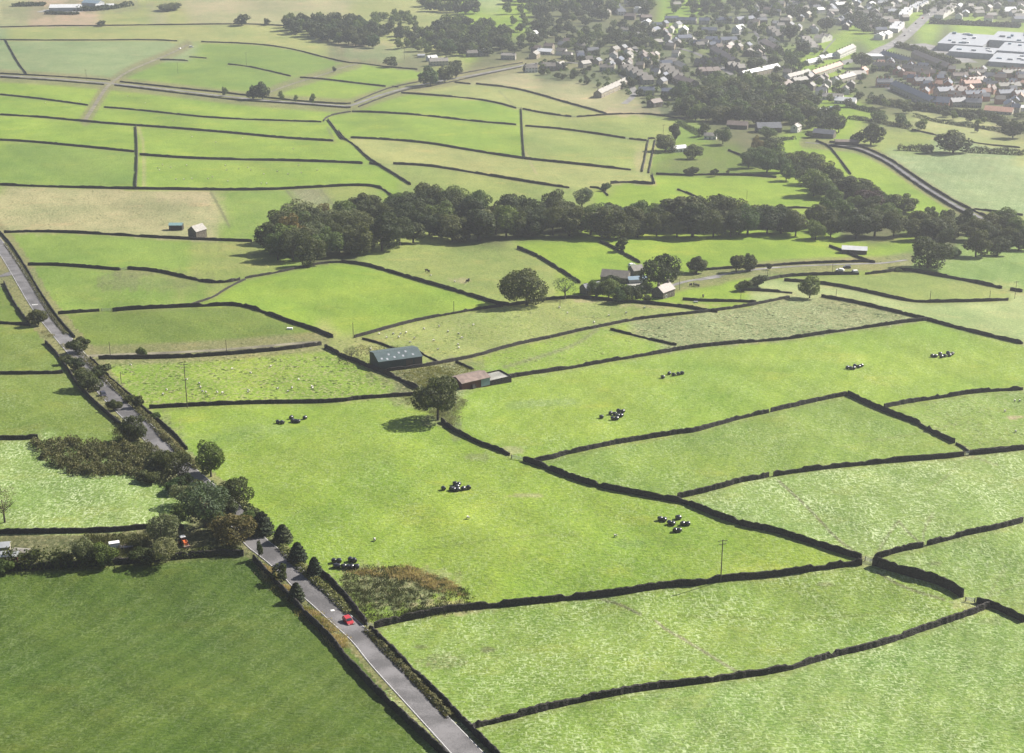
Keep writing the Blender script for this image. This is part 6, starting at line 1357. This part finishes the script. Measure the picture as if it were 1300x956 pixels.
# ------------------------------------------------------------------ poles
def pole(base, top, label, big=False):
    (u, v), = px(base); (u2, v2), = px(top)
    p = P(u, v); s = float(S(v)); h = (v - v2)/s/math.cos(TH + math.atan((v-CV)/F))
    e = empty('telegraph_pole', p, R(12)); tag(e, label, 'pole', None, 'thing')
    r_ = .17 if big else .13
    m = MB(); m.tube([(0, 0, -.5), (0, 0, h*.5), (0, 0, h)], [r_, r_*.85, r_*.7], 8); m.build('shaft', 'old_wood', e)
    if h > 8:
        for k, z in enumerate((.3,) if not big else (.3, 1.3)):
            w_ = 1.3 - .3*k; m = MB(); m.box(-w_, w_, -.07, .07, h-z-.12, h-z); c = m.build('crossarm', 'old_wood', e)
            for x in (-w_+.1, 0.3*w_, w_-.1): m = MB(); m.tube([(x, 0, h-z), (x, 0, h-z+.25)], .06, 6); m.build('insulator', 'galvanised', c)
pole('I 162,498', 'I 167,343', 'tall telegraph pole standing in the long straight foreground wall', True)
pole('D 703,702', 'D 705,538', 'tall telegraph pole at the wall below the rushy sheep field', True)
for b_, t_, l_ in [('l 570,400', 'l 570,305', 'pole behind the wall by the parked off-road car'), ('l 598,582', 'l 598,513', 'pole in the pale field right of the bushy tree'), ('D 415,517', 'D 415,455', 'left pole of the field track wall'), ('D 850,492', 'D 850,448', 'right pole of the field track wall'),
                   ('E 432,350', 'E 432,303', 'pole on the wall between the bright pasture and the sheep slope'), ('E 55,440', 'E 52,383', 'pole at the yellow bush corner'), ('E 830,327', 'E 830,292', 'small pole in front of the farm trees'), ('A 925,247', 'A 925,198', 'pole above the sloping wall fragment on the far hillside'),
                   ('A 668,277', 'A 668,236', 'pole alone in the field above the hillside lane'), ('h 960,462', 'h 960,375', 'pole beside the stone farmhouse garden'), ('F 947,302', 'F 947,263', 'left pole in the olive field'), ('F 1170,302', 'F 1170,263', 'right pole in the olive field'),
                   ('F 1265,292', 'F 1265,228', 'pole at the wall end near the right edge'), ('F 237,302', 'F 237,265', 'pole in the small paddock'), ('F 337,217', 'F 337,188', 'short pole below the farm drive'), ('B 247,222', 'B 247,172', 'pole left of the pale farmhouse'),
                   ('B 1217,507', 'B 1217,468', 'pole left of the walled strip trees'), ('A 325,300', 'A 325,262', 'pole by the hillside lane at the left'), ('D 455,612', 'D 455,568', 'pole on the verge beside the sheep field'), ('C 260,748', 'C 260,715', 'pole in the bright meadow above the long wood')]:
    pole(b_, t_, l_)
# ------------------------------------------------------------------ gates
def gate(spec, label):
    a, b = px(spec); A, B = P(*a), P(*b); d = B - A; L = min(d.length, 4.5); e = empty('field_gate', A, math.atan2(d.y, d.x)); tag(e, label, 'gate', 'field gates', 'thing')
    for x in (0, L): m = MB(); m.tube([(x, 0, -.3), (x, 0, 1.4)], .1, 6); m.build('post', 'old_wood', e)
    m = MB()
    for z in (.25, .5, .75, 1., 1.2): m.box(.1, L-.1, -.03, .03, z, z+.07)
    m.box(.1, .2, -.035, .035, .2, 1.28); m.box(L-.2, L-.1, -.035, .035, .2, 1.28); m.build('bars', 'galvanised', e)
gate('H 648,36 692,44', 'gate at the rank trampled gateway in the middle of the scene'); gate('I 703,420 735,430', 'gate at the four way gateway right of the telegraph pole'); gate('I 1080,572 1115,578', 'gate at the trampled gap at the right')
gate('D 452,187 478,185', 'gate in the gap of the wavy wall'); gate('D 380,340 420,340', 'gate between the two mound fields'); gate('H 105,668 135,672', 'gate at the left end of the long foreground wall by the road')
gate('B 878,440 893,440', 'gate in the wall below the village'); gate('B 1075,520 1090,522', 'gate in the wall near the walled green strip'); gate('I 1080,25 1095,22', 'far gate at the right above the streaked field'); gate('B 665,407 685,409', 'gate above the upright wall')
# ------------------------------------------------------------------ animals
def animal_mesh(name, L, mats, tw=1.):
    me = bpy.data.meshes.new(name + '_skeleton')
    v = [(-.42*L, 0, .62*L), (0, 0, .62*L), (.36*L, 0, .64*L), (.52*L, 0, .80*L if tw < 1.2 else .55*L), (.70*L, 0, .78*L if tw < 1.2 else .40*L)]
    rr = [.22*L, .26*L*tw, .22*L, .11*L, .07*L]; ed = [(0, 1), (1, 2), (2, 3), (3, 4)]
    for x, par in ((-.36*L, 0), (.32*L, 2)):
        for s in (-1, 1):
            k = len(v); v += [(x, s*.12*L, .42*L), (x + .02*L, s*.13*L, .2*L), (x, s*.13*L, 0)]; rr += [.08*L, .05*L, .045*L]; ed += [(par, k), (k, k+1), (k+1, k+2)]
    me.from_pydata(v, ed, []); o = bpy.data.objects.new('tmp', me); COL.objects.link(o)
    md = o.modifiers.new('s', 'SKIN'); o.modifiers.new('d', 'SUBSURF').levels = 1
    for i, r_ in enumerate(rr): me.skin_vertices[0].data[i].radius = (r_, r_)
    me.skin_vertices[0].data[1].use_root = True; me.skin_vertices[0].data[0].use_root = False
    dg = bpy.context.evaluated_depsgraph_get(); out = bpy.data.meshes.new_from_object(o.evaluated_get(dg)); out.name = name
    bpy.data.objects.remove(o); out.materials.clear()
    for m_ in mats: out.materials.append(MAT[m_])
    if len(mats) > 1:
        out.polygons.foreach_set('material_index', [1 if (sum(out.vertices[i].co.x for i in p.vertices)/len(p.vertices) > .5*L or sum(out.vertices[i].co.z for i in p.vertices)/len(p.vertices) < .3*L) else 0 for p in out.polygons])
    out.polygons.foreach_set('use_smooth', [True]*len(out.polygons)); return out
SH = [animal_mesh('sheep', 1.15, ['wool', 'sheep_face']), animal_mesh('sheep', 1.15, ['wool', 'sheep_face'], 1.25)]; CW = animal_mesh('cow', 2.0, ['cow_hide'])
ra = random.Random(21)
def flock(specs, desc, kind='sheep'):
    for (u, v) in px(specs):
        o = link(bpy.data.objects.new(kind, ra.choice(SH) if kind == 'sheep' else CW)); o.location = P(u, v); o.rotation_euler = (0, 0, ra.random()*6.28); o.scale = [.85]*3
        tag(o, desc, kind, desc.split(' ', 1)[1] if False else 'flock: ' + desc, 'thing')
flock('D 625,638 612,655 748,615 752,630 760,645 772,648 815,648 835,650 930,648 932,640 1042,634 1080,645 1095,632 1170,626 1172,632 490,545 940,575 1015,550 700,600 870,560 1120,600', 'sheep in the rushy field behind the tall pole')
flock('i 302,147 465,148 450,172 568,180 752,90 900,147 925,178 895,228 900,252 712,197 745,264 538,210 410,147 505,137 360,175 640,110 820,130 1010,80 240,262', 'sheep on the slope behind the green barn')
flock('h 320,710 120,640 60,600 430,660 560,640 700,600', 'sheep on the slope below the farm')
flock('A 592,632 598,640 640,630 700,622 720,672 690,675 660,674 797,665 780,672 845,622 850,640 855,682 895,635 990,655 940,640 980,690 1040,645 1120,622 1130,650 1000,690 930,630 1080,655 610,620 1190,640', 'white sheep in the long field with the upright wall at its left')
flock('A 810,535 720,515 910,520 1100,560 480,362 545,388 650,455 300,380 170,388 110,420', 'sheep scattered in the pastures along the hillside')
flock('F 1265,680 1283,680 1228,718 1268,795', 'sheep at the right edge below the thick wall'); flock('E 345,208 435,232', 'pale sheep among the cattle')
flock('E 330,192 338,196 488,228 482,232', 'dark cow grazing in the pasture left of the big round tree', 'cow')
flock('h 1045,433 1070,432 1085,436 1103,440 1138,520', 'dark calf grazing in the paddock by the farm drive', 'cow')
flock('H 135,345 485,262 1038,330', 'lone sheep in the great central field')
print('all', time.time()-T0)
# ------------------------------------------------------------------ camera, light, air
cam = bpy.data.cameras.new('camera'); co = bpy.data.objects.new('camera', cam); COL.objects.link(co)
co.location = (0, 0, CAMZ); co.rotation_euler = (math.pi/2 - TH, 0, 0)
cam.sensor_width = 36; cam.lens = 36*F/1300; cam.clip_start = 1; cam.clip_end = 60000
sc.camera = co
SAZ = math.atan2(.88, .48)      # clockwise from +Y (view direction)
SEL = R(39)
w = bpy.data.worlds.new('World'); sc.world = w; w.use_nodes = True
t = w.node_tree; sky = t.nodes.new('ShaderNodeTexSky'); sky.sky_type = 'NISHITA'; sky.sun_disc = False; sky.sun_elevation = SEL; sky.sun_rotation = SAZ
sky.altitude = 300; sky.dust_density = 1.5
t.links.new(sky.outputs[0], t.nodes['Background'].inputs[0]); t.nodes['Background'].inputs[1].default_value = .05
sun = bpy.data.lights.new('sun', 'SUN'); sun.energy = 5.0; sun.angle = R(.5); sun.color = (1, .95, .86)
so = bpy.data.objects.new('sun', sun); COL.objects.link(so)
d = Vector((math.sin(SAZ)*math.cos(SEL), math.cos(SAZ)*math.cos(SEL), math.sin(SEL)))
so.rotation_euler = d.to_track_quat('Z', 'Y').to_euler()
# haze
m = bpy.data.materials.new('air'); m.use_nodes = True; t = m.node_tree
for n in list(t.nodes):
    if n.type != 'OUTPUT_MATERIAL': t.nodes.remove(n)
v = t.nodes.new('ShaderNodeVolumePrincipled'); v.inputs['Color'].default_value = (.93, .95, 1, 1); v.inputs['Density'].default_value = HAZE; v.inputs['Anisotropy'].default_value = .6
t.links.new(v.outputs[0], [n for n in t.nodes if n.type == 'OUTPUT_MATERIAL'][0].inputs['Volume']); MAT['air'] = m
zs_, xs_, ys_ = [], [], []
g = bpy.data.objects['ground'].data; arr = np.empty(len(g.vertices)*3, np.float32); g.vertices.foreach_get('co', arr); arr = arr.reshape(-1, 3)
lo, hi = arr.min(0), arr.max(0)
mb = MB(); mb.box(float(lo[0])-30, float(hi[0])+30, float(min(lo[1], -40))-30, float(hi[1])+30, float(lo[2])-1, float(max(hi[2], CAMZ))+6)
tag(mb.build('haze', 'air'), kind='stuff')
sc.view_settings.view_transform = 'Standard'; sc.view_settings.look = 'None'; sc.view_settings.gamma = 1; sc.view_settings.exposure = EXPO
sc.cycles.use_denoising = True
sc.cycles.max_bounces = 5; sc.cycles.diffuse_bounces = 2; sc.cycles.glossy_bounces = 2; sc.cycles.transmission_bounces = 3; sc.cycles.volume_bounces = 0; sc.cycles.transparent_max_bounces = 4
sc.cycles.caustics_reflective = False; sc.cycles.caustics_refractive = False
print('script', time.time()-T0)
